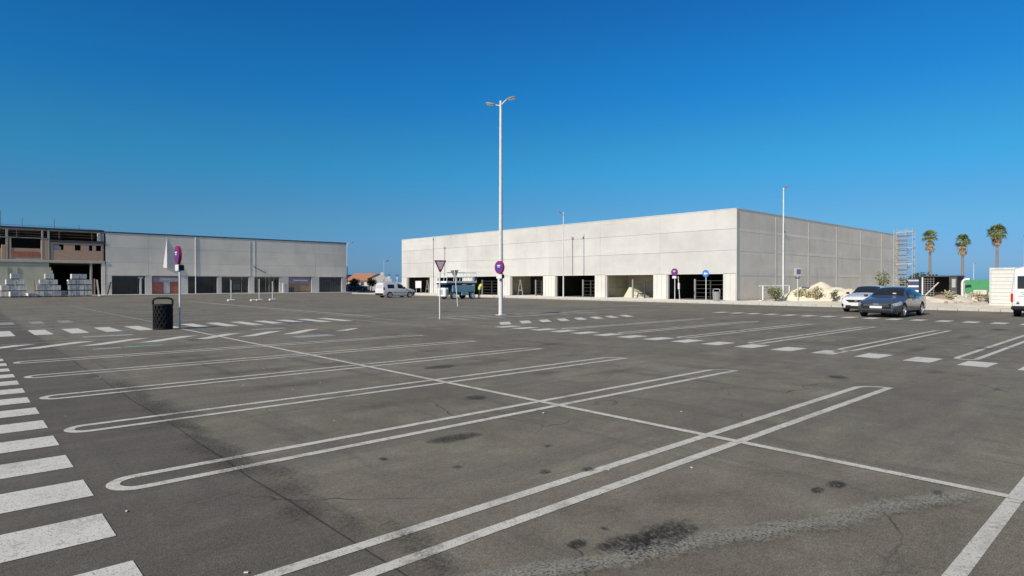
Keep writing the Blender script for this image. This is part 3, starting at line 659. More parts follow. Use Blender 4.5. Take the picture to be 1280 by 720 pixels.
# left brick bay: parapet, two pillars and a reddish patched band
part('brick_wall', MB().box(5.10, 7.82, WY + .0, WY + .24, 4.36, 5.68), 'brick', K, world=True)
part('brick_pillar', MB().rbox(4.86, 5.09, WY - .03, WY + .24, 4.36, 6.84, .02), 'brick', K, world=True)
part('brick_pillar', MB().rbox(4.20, 4.55, WY - .03, WY + .24, 4.36, 6.0, .02), 'brick', K, world=True)
part('brick_pillar', MB().rbox(7.83, 8.46, WY - .03, WY + .25, 4.365, 6.86, .02), 'brick', K, world=True)
for k in range(3): part('brick_band', MB().rbox(5.12 + .02 * k, 7.8 - .1 * k, WY - .03, WY - .004, 4.72 + k * .2, 4.90 + k * .2, .008), 'redbrick', K, world=True)
part('brick_wall', MB().box(kx0 + .01, 4.19, WY + .02, WY + .26, 4.36, 5.6), 'brick', K, world=True)
part('window_rail', MB().box(4.0, 8.45, WY - .06, WY - .01, 6.87, 6.96), 'rail', K, world=True)
part('window_frame', MB().rbox(3.4, 4.1, WY + .1, WY + .2, 6.7, 7.3, .01), 'poster', K, world=True)
# right brick bay, four small openings between piers of wall
bx0, bx1 = 8.74, 14.05; holes = [(9.06, 10.04), (11.15, 11.76), (12.5, 12.96), (13.33, 13.88)]
b = MB(); b.box(bx0, bx1, WY + .0, WY + .24, 4.36, 5.58); e2 = [bx0] + [v for q in holes for v in q] + [bx1]
for k in range(0, len(e2), 2): b.box(e2[k], e2[k + 1], WY + .0, WY + .24, 5.58, 6.26)
b.box(bx0, bx1, WY + .0, WY + .24, 6.26, 6.50); part('brick_wall', b, 'brick', K, world=True)
part('edge_beam', MB().rbox(8.72, kx1, WY - .06, WY + .26, 6.502, 6.78, .02), 'shed', K, world=True)
part('window_sheet', MB().rbox(9.1, 9.58, WY + .08, WY + .14, 5.6, 6.2, .01), 'poster', K, world=True); part('window_sheet', MB().rbox(9.6, 9.76, WY + .08, WY + .14, 5.6, 6.0, .01), 'signw', K, world=True)
part('window_reveal', MB().box(12.5, 12.6, WY + .02, WY + .22, 5.59, 6.25), 'housew', K, world=True)
part('tarpaulin', MB().rbox(13.45, 13.85, WY - .06, WY + .12, 6.80, 7.82, .05)
 .rbox(13.88, 14.2, WY + .0, WY + .12, 6.80, 7.80, .05), 'houseg', K, world=True)
part('chute_pipe', MB().tube((14.1, WY + .12, 4.4), (14.1, WY + .12, 6.5), .09), 'rail', K, world=True)
# rendered ground floor wall with a broken, stepped edge
st_ = [(kx0 + .31, .1), (9.06, .1), (9.06, 2.7), (8.95, 2.7), (8.95, 3.1), (8.8, 3.1), (8.8, 3.5), (8.6, 3.5), (8.6, 4.04), (kx0 + .31, 4.04)]
part('rendered_wall', MB().prism(st_, 'y', WY + .02, WY + .27), 'render', K, world=True)
part('wall_beam', MB().box(kx0 + .31, 8.6, WY - .02, WY + .018, 3.86, 4.03), 'frame_conc', K, world=True)
for x in (4.75, 5.65): part('wall_post', MB().box(x - .06, x + .06, WY - .02, WY + .018, .1, 3.4), 'frame_conc', K, world=True)
for x0_, x1_ in ((6.2, 7.2), (7.3, 8.3)): part('wall_panel', MB().rbox(x0_, x1_, WY - .02, WY + .018, .3, 1.9, .01), 'render', K, world=True)
part('side_wall', MB().box(13.9, 14.3, WY - .02, WY + .3, .1, 4.04), 'shade_lift_conc', K, world=True)
# scaffold rails and antenna rods on the roof
for x in (-1.5, 3.0, 5.6, 9.6, 12.9): part('rail_post', MB().tube((x, WY - .06, 6.9), (x, WY - .06, 7.83), .035), 'rust', K, world=True)
for z in (7.2, 7.5): part('scaffold_rail', MB().tube((kx0, WY + .02, z), (13.4, WY + .02, z - .05), .03), 'rust', K, world=True)
for (x, z) in ((3.95, 9.6), (6.1, 9.2), (9.15, 9.3), (11.6, 8.7), (4.15, 9.9)): part('reinforcing_rod', MB().tube((x, WY + .1, 8.07), (x, WY + .1, z), .025), 'rust', K, world=True)
part('roof_cable', MB().path([(kx0, WY - .05, 8.45), (4, WY - .05, 8.36), (9, WY - .05, 8.36), (14, WY - .05, 8.22)], .02), 'rust', K, world=True)
# leaning boards
for (x, dx, hh, lb) in ((12.95, .1, 2.0, 'brown'), (13.4, -.1, 1.9, 'grey')):
    t = MB().add([(0, 0, 0), (.16, 0, 0), (.16, .04, 0), (0, .04, 0), (dx, .6, hh), (.16 + dx, .6, hh), (.16 + dx, .64, hh), (dx, .64, hh)], [(0, 1, 2, 3), (4, 5, 6, 7), (0, 1, 5, 4), (1, 2, 6, 5), (2, 3, 7, 6), (3, 0, 4, 7)])
    o = part('timber_board', t, 'wood' if lb == 'brown' else 'houseg'); o.location = (x, WY - .75, .1)
    tag(o, 'brown timber board leaning by the column of the dark ground floor opening' if lb == 'brown' else 'grey board leaning inside the right edge of the dark ground floor opening', 'board')
t = MB().add([(0, 0, 0), (.16, 0, 0), (.16, .05, 0), (0, .05, 0), (.45, .5, 1.6), (.6, .5, 1.6), (.6, .55, 1.6), (.45, .55, 1.6)], [(0, 1, 2, 3), (4, 5, 6, 7), (0, 1, 5, 4), (1, 2, 6, 5), (2, 3, 7, 6), (3, 0, 4, 7)])
o = part('timber_board', t, 'shed'); o.location = (14.35, WY - .58, .1); tag(o, 'dark plank leaning against the pier left of the first warehouse window', 'board')

# pallets of wrapped concrete blocks
def pallet_mesh(sx, sy, sz):
    mb = MB(); nx, nz = 3, 3; g2 = .012; b0 = .14
    for i in range(nx):
        for k in range(nz):
            mb.box(-sx / 2 + sx * i / nx + g2, -sx / 2 + sx * (i + 1) / nx - g2, -sy / 2 + random.uniform(0, .02), sy / 2, b0 + (sz - b0) * k / nz + g2, b0 + (sz - b0) * (k + 1) / nz)
    mb.box(-sx / 2 + .04, sx / 2 - .04, -sy / 2 + .04, sy / 2 - .04, b0 + .005, sz - .01)
    return mb.mesh('blocks')
pw = MB()
for i in range(3): pw.box(-.36, .36, -.42 + i * .37, -.33 + i * .37, 0, .09)
for i in range(5): pw.box(-.36 + i * .157, -.27 + i * .157, -.42, .42, .092, .12)
pwm = pw.mesh('pallet'); pms = [pallet_mesh(.73, .9, .65) for _ in range(3)]
stacks = {      # left x, then rows of (level, x of each left edge, sideways jitter)
 'beside the dark opening': (9.83, [(0, [0.0, .76, 1.53], 0), (1, [0.0, .76, 1.53], 0), (2, [-.05, .72, 1.5], .03), (3, [.28, 1.02], 0)]),
 'before the greenish wall': (6.91, [(0, [0.0, .74, 1.50], 0), (1, [0.0, .74, 1.50], 0), (2, [.28, 1.22], .02), (3, [.78], 0)]),
 'at the left edge of the photo': (3.81, [(0, [0.0, .76, 1.52], 0), (1, [0.05, .81, 1.56], .02), (2, [.47, 1.35], .05), (3, [.88], .0)]),
}
rown = ['bottom row', 'second row', 'third row', 'top']; 
pos3 = {3: ['left', 'middle', 'right'], 2: ['left', 'right'], 1: ['single']}
for sname, (sx0, rows) in stacks.items():
    for (lv, xs_, jit) in rows:
        for k, x in enumerate(xs_):
            where = pos3[len(xs_)][k]
            lab = f'{where} block pallet, {rown[lv]}, in the stack {sname}'
            t = thing('block_pallet', lab, 'pallet', (sx0 + x + .37, 86.6 + lv * .04 + (k % 2) * .04, .002 + lv * .652), random.uniform(-.05, .05), 'stacked pallets of concrete blocks')
            link('blocks', random.choice(pms), 'block', t); link('pallet', pwm, 'wood', t)
t = thing('block_pallet', 'dusty shaded pallet of blocks standing behind the left of the stack beside the dark opening', 'pallet', (9.45, 87.5, .0), 0.05, 'stacked pallets of concrete blocks'); link('blocks', pms[0], 'block', t); link('pallet', pwm, 'wood', t)
t = thing('block_pallet', 'low loose pallet of blocks at the foot of the leftmost stack', 'pallet', (6.35, 86.2, .0), 0.3, 'stacked pallets of concrete blocks'); l = link('blocks', pms[1], 'block', t); l.scale = (1, 1, .7); link('pallet', pwm, 'wood', t)
t = thing('block_pallet', 'front pallet of blocks standing before the leftmost stack', 'pallet', (4.9, 85.6, .0), 0.1, 'stacked pallets of concrete blocks'); link('blocks', pms[2], 'block', t); link('pallet', pwm, 'wood', t)
o = part('cement_bag', MB().rbox(-.3, .3, -.2, .2, 0, .22, .08), 'signw'); o.location = (12.95, 85.9, 0.0); tag(o, 'small white bag on the ground right of the block pallets', 'bag')

# ------------------------------------------------------------------ street lamps
def lamp_head():
    mb = MB(); pr = [(0, .05), (.12, .09), (.35, .13), (.62, .10), (.72, .03)]
    vs = []; n = 8
    for (x, w_) in pr:
        for k in range(n):
            t = 2 * math.pi * k / n; vs.append((x, w_ * 1.25 * math.cos(t), w_ * .62 * math.sin(t) + (.03 if math.sin(t) > 0 else 0)))
    fs = [(i * n + k, i * n + (k + 1) % n, (i + 1) * n + (k + 1) % n, (i + 1) * n + k) for i in range(len(pr) - 1) for k in range(n)] + [tuple(range(n - 1, -1, -1)), tuple(range((len(pr) - 1) * n, len(pr) * n))]
    mb.add(vs, fs); return mb
def street_lamp(x, y, h, r0, label, arms=((0, .35),), z=0, rz=0, scale=1.0, arml=.5):
    t = thing('street_lamp', label, 'street lamp', (x, y, z), rz, 'street lamps round the car park')
    part('pole', MB().tube((0, 0, 0), (0, 0, h), r0, r0 * .55, 12), 'galv', t, True)
    part('base_plate', MB().rbox(-.2, .2, -.2, .2, 0, .03, .008), 'galv', t)
    for (az, rise) in arms:
        ca, sa_ = math.cos(az), math.sin(az)
        part('arm', MB().path([(0, 0, h - .25), (ca * arml * .5, sa_ * arml * .5, h - .25 + rise * .6), (ca * arml, sa_ * arml, h - .25 + rise)], .03), 'galv', t, True)
        hd = part('lamp_head', lamp_head(), 'signback', t, True); hd.location = (ca * arml * .9, sa_ * arml * .9, h - .25 + rise); hd.rotation_euler = (0, -R(12), az); hd.scale = (scale,) * 3
        ln = MB().rbox(.15, .62, -.09, .09, -.10, -.055, .01); l = part('lamp_lens', ln, 'lamp', hd)
    return t
street_lamp(20.38, 23.18, 10.75, .115, 'tallest street lamp, with two heads, in the middle of the car park', ((R(-52), .30), (R(128), .06)), 0, 0, .72, .30)
street_lamp(50.7, 22.35, 9.35, .085, 'tall single street lamp in front of the shaded side wall, left of the dirt mound', ((R(-135), .2),), .09, 0, .75, .35)
street_lamp(45.6, 42.3, 8.65, .07, 'thin street lamp on the pavement in front of a dark open bay', ((R(175), .1),), .1, 0, .7, .3)
street_lamp(53.25, 103.02, 8.9, .09, 'pale street lamp at the far end corner of the grey warehouse', ((R(-40), .2),), 0, 0, 1, .5)
street_lamp(96.81, 13.21, 7.3, .08, 'street lamp cut by the right edge of the photo, above the white van', ((R(190), .1),), 0, 0, 1.2, .7)
street_lamp(57.17, 96.74, 5.6, .05, 'faint distant street lamp above the small white van', ((R(0), .1),), 0, 0, 1, .3)
street_lamp(147.56, 27.83, 5.4, .06, 'short distant street lamp between the second and third palm', ((R(0), .1),), 0, 0, 1, .3)

# ------------------------------------------------------------------ signs
def no_parking(x, y, hc, label, pole=True, z=0, ph=None, rz=0, post=True):
    t = thing('no_parking_sign', label, 'road sign', (x, y, z), rz, 'no parking signs')
    if post: part('post', MB().tube((.0, 0, 0), (.0, 0, hc + .25), .032, seg=10), 'galv', t, True)
    dx = -.06
    part('sign_disc', MB().lathe([(.318, dx - .045), (.322, dx - .03), (.322, dx + .05), (.30, dx + .06)], 28, (0, 0, hc), 'x'), 'red', t, True)
    part('disc_face', MB().lathe([(.25, dx - .051), (.25, dx - .046)], 28, (0, 0, hc), 'x'), 'purple', t)
    bar = MB(); u = Vector((0, 1, -1)).normalized() * .25; v_ = Vector((0, 1, 1)).normalized() * .018; q = Vector((dx - .054, 0, hc))
    q2 = Vector((dx - .0515, 0, hc)); bar.add([q - u - v_, q + u - v_, q + u + v_, q - u + v_, q2 - u - v_, q2 + u - v_, q2 + u + v_, q2 - u + v_], [(0, 1, 2, 3), (4, 5, 6, 7), (0, 1, 5, 4), (1, 2, 6, 5), (2, 3, 7, 6), (3, 0, 4, 7)]); part('red_slash', bar, 'red', t)
    part('white_mark', MB().box(dx - .060, dx - .055, -.12, .12, hc + .06, hc + .115).box(dx - .060, dx - .055, -.085, .085, hc - .005, hc + .03), 'signw', t)
    part('plaque', MB().rbox(dx - .04, dx - .01, -.20, .20, hc - .56, hc - .345, .006), 'signw', t)
    part('plaque_back', MB().rbox(dx - .008, dx + .16, -.19, .19, hc - .55, hc - .355, .01), 'black', t)
    return t
no_parking(5.97, 24.07, 2.62, 'no parking sign on a thin post beside the black lattice bin')
no_parking(20.15, 22.95, 2.40, 'no parking sign fixed to the tallest street lamp', post=False)
no_parking(46.6, 30.0, 2.45, 'no parking sign on the pavement before the corner bay, left of the blue arrow sign', z=.1)
part('second_post', MB().tube((.35, -.28, 0), (.2, -.2, 2.1), .03).rbox(.2, .32, -.32, -.16, .95, 1.5, .02), 'galv', bpy.data.objects['no_parking_sign.002'])
t = thing('arrow_sign', 'round blue sign with a white left arrow before the corner bay of the pale building', 'road sign', (47.2, 27.35, .1), 0)
part('post', MB().tube((0, 0, 0), (0, 0, 2.55), .035, seg=10), 'galv', t, True)
part('sign_disc', MB().lathe([(.30, -.075), (.305, -.07), (.305, -.04)], 28, (0, 0, 2.3), 'x'), 'skyblue', t, True)
ar = [(.20, 2.3), (.02, 2.45), (.02, 2.35), (-.2, 2.35), (-.2, 2.25), (.02, 2.25), (.02, 2.15)]
part('white_arrow', MB().prism(ar, 'x', -.082, -.077), 'signw', t)
# yield signs
def tri(hw, z0, z1): return [(-hw, z1), (hw, z1), (.04, z0), (-.04, z0)]
def yield_sign(x, y, hz, label, rz, tilt=(0, 0)):
    t = thing('yield_sign', label, 'road sign', (x, y, 0), rz, 'yield signs'); t.rotation_euler = (tilt[0], tilt[1], rz)
    part('post', MB().tube((0, .03, 0), (0, .03, hz + .02), .032, seg=10), 'galv', t, True)
    part('sign_plate', MB().prism(tri(.30, hz - .52, hz), 'y', -.03, -.005), 'signback', t)
    part('red_border', MB().prism(tri(.30, hz - .52, hz), 'y', -.034, -.031), 'red', t); part('white_centre', MB().prism(tri(.20, hz - .40, hz - .06), 'y', -.039, -.035), 'signw', t)
yield_sign(16.15, 22.49, 2.64, 'yield sign with a red border facing the car park, left of the tallest lamp', R(-8))
yield_sign(25.66, 33.68, 2.5, 'leaning yield sign seen from its grey back, in front of the scissor lift', R(160), (R(0), R(5)))
t = thing('square_sign', 'small square dark sign on a thin post before the shaded side wall', 'road sign', (50.89, 21.26, .1), R(5))
part('post', MB().tube((0, 0, 0), (0, 0, 2.7), .03, seg=10), 'galv', t, True); part('sign_plate', MB().rbox(-.06, -.03, -.28, .28, 2.1, 2.72, .01), 'signback', t); part('dark_square', MB().box(-.066, -.061, -.26, .06, 2.2, 2.62), 'navy', t)
part('plaque', MB().rbox(-.06, -.03, -.2, .2, 1.85, 1.98, .006), 'shed', t)
for (x, y, z, m, rr_, lb) in ((44.67, 74.3, 2.3, 'poster', .22, 'white round sign on a thin post behind the roof of the small white van'), (45.5, 73.5, 2.25, 'poster', .13, 'second pale sign nearer the pale building, behind the small white van')):
    t = thing('road_sign', lb, 'road sign', (x, y, 0), R(-42)); part('post', MB().tube((0, 0, 0), (0, 0, z + .2), .035), 'galv', t); part('sign_disc', MB().lathe([(rr_, -.07), (rr_, -.04)], 20, (0, 0, z), 'y'), m, t)
    part('cap', MB().rbox(-.2, .2, -.06, .06, z + .32, z + .46, .02), 'shed', t)

# ------------------------------------------------------------------ bins
t = thing('litter_bin', 'black lattice litter bin with a hoop top at the end of the bay rows', 'litter bin', (5.46, 24.2, 0), R(20))
body = MB(); r = .30; z0, z1 = .03, .86; n = 14
for s_ in (1, -1):
    for k in range(n):
        pts = []
        for i in range(7):
            u = i / 6; th = 2 * math.pi * k / n + s_ * u * 1.5; pts.append((r * math.cos(th), r * math.sin(th), z0 + (z1 - z0) * u))
        body.path(pts, .017, 5)
part('lattice', body, 'black', t, True)
part('rim_ring', MB().lathe([(.30, .83), (.325, .83), (.325, .89), (.30, .89)], 24), 'black', t, True); part('base_ring', MB().lathe([(.0, .0), (.315, .0), (.315, .06), (.0, .06)], 24), 'black', t, True)
part('liner', MB().lathe([(.262, .07), (.268, .84)], 20), 'black', t, True)
hp = [(-.30, 0, .86), (-.31, 0, 1.0), (-.27, 0, 1.07), (-.15, 0, 1.10), (.15, 0, 1.10), (.27, 0, 1.07), (.31, 0, 1.0), (.30, 0, .86)]
part('hoop', MB().path([Matrix.Rotation(R(-45), 3, 'Z') @ Vector(q) for q in hp], .035, 8), 'black', t, True)
t = thing('litter_bin', 'grey tapered litter bin with a hooped lid on the pavement by the building corner', 'litter bin', (46.7, 26.1, .1))
part('body', MB().lathe([(.22, 0), (.24, .05), (.29, .72), (.31, .74), (.31, .78)], 20), 'signback', t, True)
for k in range(16): a_ = 2 * math.pi * k / 16; part('slat', MB().tube((.245 * math.cos(a_), .245 * math.sin(a_), .06), (.3 * math.cos(a_), .3 * math.sin(a_), .72), .022, seg=5), 'signback', t)
part('lid_hoop', MB().path([(0, -.29, .76), (0, -.3, .92), (0, -.2, 1.0), (0, .2, 1.0), (0, .3, .92), (0, .29, .76)], .04), 'signback', t, True)

# ------------------------------------------------------------------ loose posts on concrete feet
for (x, y, h_, lb) in ((18.07, 56.4, 1.85, 'thin marker post on a white foot, leftmost of the three before the warehouse'), (20.1, 55.3, 1.95, 'thin marker post on a white foot, middle of the three before the warehouse'), (21.5, 55.9, 1.75, 'thin marker post on a white foot, rightmost of the three before the warehouse')):
    t = thing('marker_post', lb, 'post', (x, y, 0), 0, 'marker posts on concrete feet')
    part('post', MB().tube((0, 0, .1), (0, 0, h_), .035), 'galv', t); part('foot', MB().rbox(-.3, .3, -.16, .16, 0, .16, .04), 'polew', t)
o = part('concrete_foot', MB().rbox(-.22, .22, -.15, .15, 0, .16, .04), 'polew'); o.location = (19.45, 55.0, 0); tag(o, 'loose white concrete foot on the asphalt beside the middle marker post', 'block')

# ------------------------------------------------------------------ vehicles
def pchip(xk, yk, x):
    xk = np.array(xk, float); yk = np.array(yk, float); h = np.diff(xk); dlt = np.diff(yk) / h
    m = np.zeros(len(xk)); m[0] = dlt[0]; m[-1] = dlt[-1]
    for i in range(1, len(xk) - 1):
        if dlt[i - 1] * dlt[i] > 0: m[i] = 2 * dlt[i - 1] * dlt[i] / (dlt[i - 1] + dlt[i])
    i = np.clip(np.searchsorted(xk, x) - 1, 0, len(h) - 1); t = (x - xk[i]) / h[i]
    return (2*t**3-3*t**2+1)*yk[i] + (t**3-2*t**2+t)*h[i]*m[i] + (-2*t**3+3*t**2)*yk[i+1] + (t**3-t**2)*h[i]*m[i+1]
class CarShape:
    """keys: x, half width, floor z, mid z, belt z, belt half width, top half width, top edge z, centre z"""
    def __init__(s, keys): s.k = np.array(keys, float)
    def ring(s, x):
        c = [pchip(s.k[:, 0], s.k[:, j], x) for j in range(1, 9)]; w_, zf, zm, zs_, wb, wt, zt, zc_ = c
        return [(0, zf), (.84 * w_, zf), (.965 * w_, zf + .10), (w_, zm), (wb, zs_), (wt, zt), (.62 * wt, zt + .72 * (zc_ - zt)), (0, zc_)]
    def pt(s, x, t, side=1):
        r = s.ring(x); i = min(int(t), 6); u = t - i; a, b = r[i], r[i + 1]
        return Vector((x, side * (a[0] + (b[0] - a[0]) * u), a[1] + (b[1] - a[1]) * u))
    def body(s, name, m, root, wheels, rw, n=44):
        x0, x1 = s.k[0, 0], s.k[-1, 0]; vs = []; nr = 14
        tt = np.linspace(0, 1, n); xs = x0 + (x1 - x0) * (tt - .08 * np.sin(2 * np.pi * tt))
        xs = np.unique(np.concatenate([xs, s.k[:, 0]]))
        for x in xs:
            r = s.ring(x); ful = [(x, y, z) for y, z in r] + [(x, -y, z) for y, z in r[6:0:-1]]; vs += ful
        n = len(xs); fs = [(i * nr + k, i * nr + (k + 1) % nr, (i + 1) * nr + (k + 1) % nr, (i + 1) * nr + k) for i in range(n - 1) for k in range(nr)]
        fs += [tuple(range(nr - 1, -1, -1)), tuple(range((n - 1) * nr, n * nr))]
        me = MB().add(vs, fs).mesh(name); ob = bpy.data.objects.new(name, me); COL.objects.link(ob)
        cut = MB()
        for wx in wheels:
            for sd in (1, -1): cut.lathe([(rw + .045, sd * .55), (rw + .045, sd * 1.3)], 24, (wx, 0, rw), 'y')
        co = bpy.data.objects.new('cut', cut.mesh('cut')); COL.objects.link(co)
        md = ob.modifiers.new('b', 'BOOLEAN'); md.object = co; md.operation = 'DIFFERENCE'; md.solver = 'EXACT'
        dg = bpy.context.evaluated_depsgraph_get(); nm = bpy.data.meshes.new_from_object(ob.evaluated_get(dg)); nm.name = name
        bpy.data.objects.remove(ob); bpy.data.objects.remove(co)
        if len(nm.polygons) < 50: nm = me
        nm.materials.clear()
        nm.polygons.foreach_set('use_smooth', [True] * len(nm.polygons))
        nm.set_sharp_from_angle(angle=R(32))
        return link(name, nm, m, root)
    def patch(s, name, m, root, x0, x1, t0, t1, side=1, off=.006, nx=8, nt=4, both=False, x0b=None, x1b=None):
        """a raised piece lying on the body between x0..x1 and ring parameters t0..t1 (x0b, x1b: limits at t1)"""
        vs = []; x0b = x0 if x0b is None else x0b; x1b = x1 if x1b is None else x1b
        cols_ = []
        if both: row = [(t0 + (7 - t0) * j / nt, 1) for j in range(nt + 1)] + [(7 - (7 - t0) * j / nt, -1) for j in range(1, nt + 1)]
        else: row = [(t0 + (t1 - t0) * j / nt, side) for j in range(nt + 1)]
        nr = len(row); grid = []
        for i in range(nx + 1):
            u = i / nx
            for (t, sd) in row:
                k = 0 if both else (t - t0) / (t1 - t0)
                xa = x0 + (x0b - x0) * k; xb = x1 + (x1b - x1) * k; x = xa + (xb - xa) * u
                e = .01; p0 = s.pt(x, t, sd); dx = s.pt(x + e, t, sd) - s.pt(x - e, t, sd); dt = s.pt(x, min(t + .02, 6.999), sd) - s.pt(x, t - .02, sd)
                nn = dx.cross(dt)
                if nn.length < 1e-9: nn = Vector((0, 0, 1))
                nn.normalize()
                ctr = Vector((x, 0, .5))
                if nn.dot(p0 - ctr) < 0: nn = -nn
                grid.append((p0 + nn * off, p0 - nn * .01))
        N = (nx + 1) * nr; vs = [g_[0] for g_ in grid] + [g_[1] for g_ in grid]
        fs = [(i * nr + j, (i + 1) * nr + j, (i + 1) * nr + j + 1, i * nr + j + 1) for i in range(nx) for j in range(nr - 1)]
        bd = [j for j in range(nr)] + [i * nr + nr - 1 for i in range(1, nx + 1)] + [nx * nr + j for j in range(nr - 2, -1, -1)] + [i * nr for i in range(nx - 1, 0, -1)]
        fs += [(bd[q], bd[(q + 1) % len(bd)], bd[(q + 1) % len(bd)] + N, bd[q] + N) for q in range(len(bd))]
        return part(name, MB().add(vs, fs), m, root, True)

def wheel_meshes(r, wdt, spokes=5):
    ty = MB().lathe([(r * .70, -wdt / 2), (r * .93, -wdt / 2), (r, -wdt * .36), (r, wdt * .36), (r * .93, wdt / 2), (r * .70, wdt / 2), (r * .66, 0)], 28, ax='y')
    ri = MB().lathe([(r * .70, -.02), (r * .72, wdt / 2 - .01), (r * .66, wdt / 2 - .005), (r * .62, wdt / 2 - .05)], 28, ax='y')
    for k in range(spokes):
        a_ = 2 * math.pi * k / spokes; u = Vector((math.cos(a_), 0, math.sin(a_))); v_ = Vector((-math.sin(a_), 0, math.cos(a_))); o = Vector((0, wdt / 2 - .035, 0))
        q = [o + u * r * .05 - v_ * .04, o + u * r * .68 - v_ * .05, o + u * r * .68 + v_ * .05, o + u * r * .05 + v_ * .04]; y = Vector((0, .02, 0))
        ri.add([p_ - y for p_ in q] + [p_ + y for p_ in q], [(0, 1, 2, 3), (4, 5, 6, 7), (0, 1, 5, 4), (1, 2, 6, 5), (2, 3, 7, 6), (3, 0, 4, 7)])
    ri.lathe([(.06, wdt / 2 - .06), (.055, wdt / 2 - .005)], 10, ax='y')
    dk = MB().lathe([(r * .62, wdt / 2 - .075), (r * .62, wdt / 2 - .06)], 20, ax='y')
    return ty.mesh('tyre', True), ri.mesh('rim', True), dk.mesh('brake_disc')
def wheels(root, xs, half, r, wdt=.21, rimm='rim', spokes=5):
    ty, ri, dk = wheel_meshes(r, wdt, spokes)
    for x in xs:
        for sd in (1, -1):
            o = link('wheel', ty, 'rubber', root, (x, sd * (half - wdt / 2 - .01), r), (0, 0, 0 if sd > 0 else math.pi))
            link('rim', ri, rimm, o); link('brake_disc', dk, 'shed', o)

# grey fastback, nose towards -X
CX, CY = 31.95, 9.74
t = thing('parked_car', 'slate grey low saloon car parked with its nose towards the bays', 'car', (CX, CY, 0), 0, 'cars parked along the kerb')
fk = [  # x    w    zf   zm   zs   wb   wt   zt   zc
    (0.00, .60, .30, .48, .60, .58, .50, .655, .675), (.07, .74, .25, .46, .62, .72, .62, .69, .72), (.25, .86, .21, .48, .65, .84, .72, .745, .785),
    (.60, .92, .19, .52, .70, .90, .76, .81, .865), (1.10, .935, .18, .56, .78, .915, .76, .89, .935), (1.55, .935, .18, .58, .86, .915, .72, .955, 1.00),
    (1.95, .935, .18, .58, .89, .915, .655, 1.19, 1.23), (2.35, .935, .18, .58, .90, .91, .60, 1.345, 1.395), (2.80, .935, .18, .58, .91, .91, .585, 1.385, 1.44),
    (3.30, .935, .18, .58, .92, .905, .575, 1.355, 1.415), (3.80, .935, .19, .60, .945, .90, .575, 1.27, 1.33), (4.25, .92, .21, .62, .97, .885, .60, 1.145, 1.19),
    (4.60, .89, .25, .64, .96, .85, .64, 1.035, 1.07), (4.80, .83, .32, .62, .88, .79, .64, .95, .97), (4.88, .74, .40, .60, .80, .70, .58, .86, .88)]
C = CarShape(fk)
C.body('body', 'gpaint', t, (.95, 3.80), .34)
C.patch('windscreen', 'glass', t, 1.60, 2.30, 5.12, 7, both=True, nt=4, nx=6)
C.patch('rear_window', 'glass', t, 3.50, 4.22, 5.15, 7, both=True, nt=4, nx=6)
for sd in (1, -1):
    C.patch('side_window', 'glass', t, 1.72, 2.78, 4.12, 4.86, sd, x0b=2.02); C.patch('side_window', 'glass', t, 2.86, 3.78, 4.12, 4.86, sd, x1b=3.62)
    C.patch('headlight', 'lamp', t, .05, .60, 3.55, 4.5, sd, nx=6, x1b=.70); C.patch('sill_trim', 'black', t, 1.4, 3.3, 1.6, 2.1, sd)
    C.patch('window_trim', 'chrome', t, 1.6, 4.0, 4.03, 4.09, sd, nx=14); C.patch('door_crease', 'spaint', t, 1.35, 3.40, 3.02, 3.07, sd, .003, nx=12)
    mr = MB().rbox(1.72, 1.90, sd * .93, sd * 1.08, .94, 1.06, .03); part('mirror', mr, 'gpaint', t, True)
    C.patch('tail_light', 'tail', t, 4.62, 4.86, 3.5, 4.2, sd); C.patch('door_handle', 'chrome', t, 2.62, 2.80, 3.62, 3.72, sd, .015); C.patch('door_handle', 'chrome', t, 3.44, 3.60, 3.66, 3.76, sd, .015)
    part('fog_vent', MB().rbox(.06, .22, sd * .56, sd * .76, .30, .42, .02), 'black', t)
part('grille', MB().rbox(-.02, .10, -.62, .62, .42, .645, .02), 'black', t); part('grille_bar', MB().box(-.028, .0, -.52, .52, .60, .618).box(-.028, .0, -.55, .55, .545, .558), 'chrome', t)
part('lower_grille', MB().rbox(-.015, .10, -.60, .60, .235, .36, .02), 'black', t); part('badge', MB().rbox(-.03, -.005, -.13, .13, .585, .675, .015), 'chrome', t)
part('number_plate', MB().rbox(-.045, -.02, -.26, .26, .44, .55, .008), 'signw', t); part('dashboard_card', MB().box(1.72, 1.76, -.35, -.2, 1.10, 1.14), 'signw', t)
wheels(t, (.95, 3.80), .93, .34)

# white hatchback beyond it
t = thing('parked_car', 'white hatchback parked behind the slate grey car', 'car', (36.5, 12.1, 0), 0, 'cars parked along the kerb')
hk = [(0.00, .62, .28, .46, .66, .60, .52, .74, .77), (.08, .76, .24, .48, .70, .74, .64, .80, .83), (.28, .86, .20, .52, .74, .83, .70, .86, .90), (.65, .895, .18, .56, .80, .875, .72, .92, .965),
      (1.10, .90, .18, .58, .88, .88, .70, .985, 1.03), (1.40, .90, .18, .58, .92, .88, .68, 1.06, 1.10), (1.75, .90, .18, .58, .93, .88, .63, 1.27, 1.31), (2.10, .90, .18, .58, .94, .88, .60, 1.39, 1.44),
      (2.60, .90, .18, .58, .95, .875, .58, 1.42, 1.475), (3.20, .90, .18, .58, .96, .87, .575, 1.40, 1.46), (3.75, .89, .20, .60, .98, .85, .56, 1.34, 1.39), (4.10, .86, .25, .62, .99, .82, .57, 1.15, 1.19), (4.25, .80, .30, .62, .96, .76, .58, 1.02, 1.04), (4.32, .72, .38, .6, .88, .68, .55, .94, .95)]
C = CarShape(hk); C.body('body', 'wpaint', t, (.88, 3.52), .325)
C.patch('windscreen', 'glass', t, 1.32, 2.06, 5.12, 7, both=True, nt=4, nx=6); C.patch('rear_window', 'glass', t, 3.82, 4.18, 5.15, 7, both=True, nt=4, nx=4)
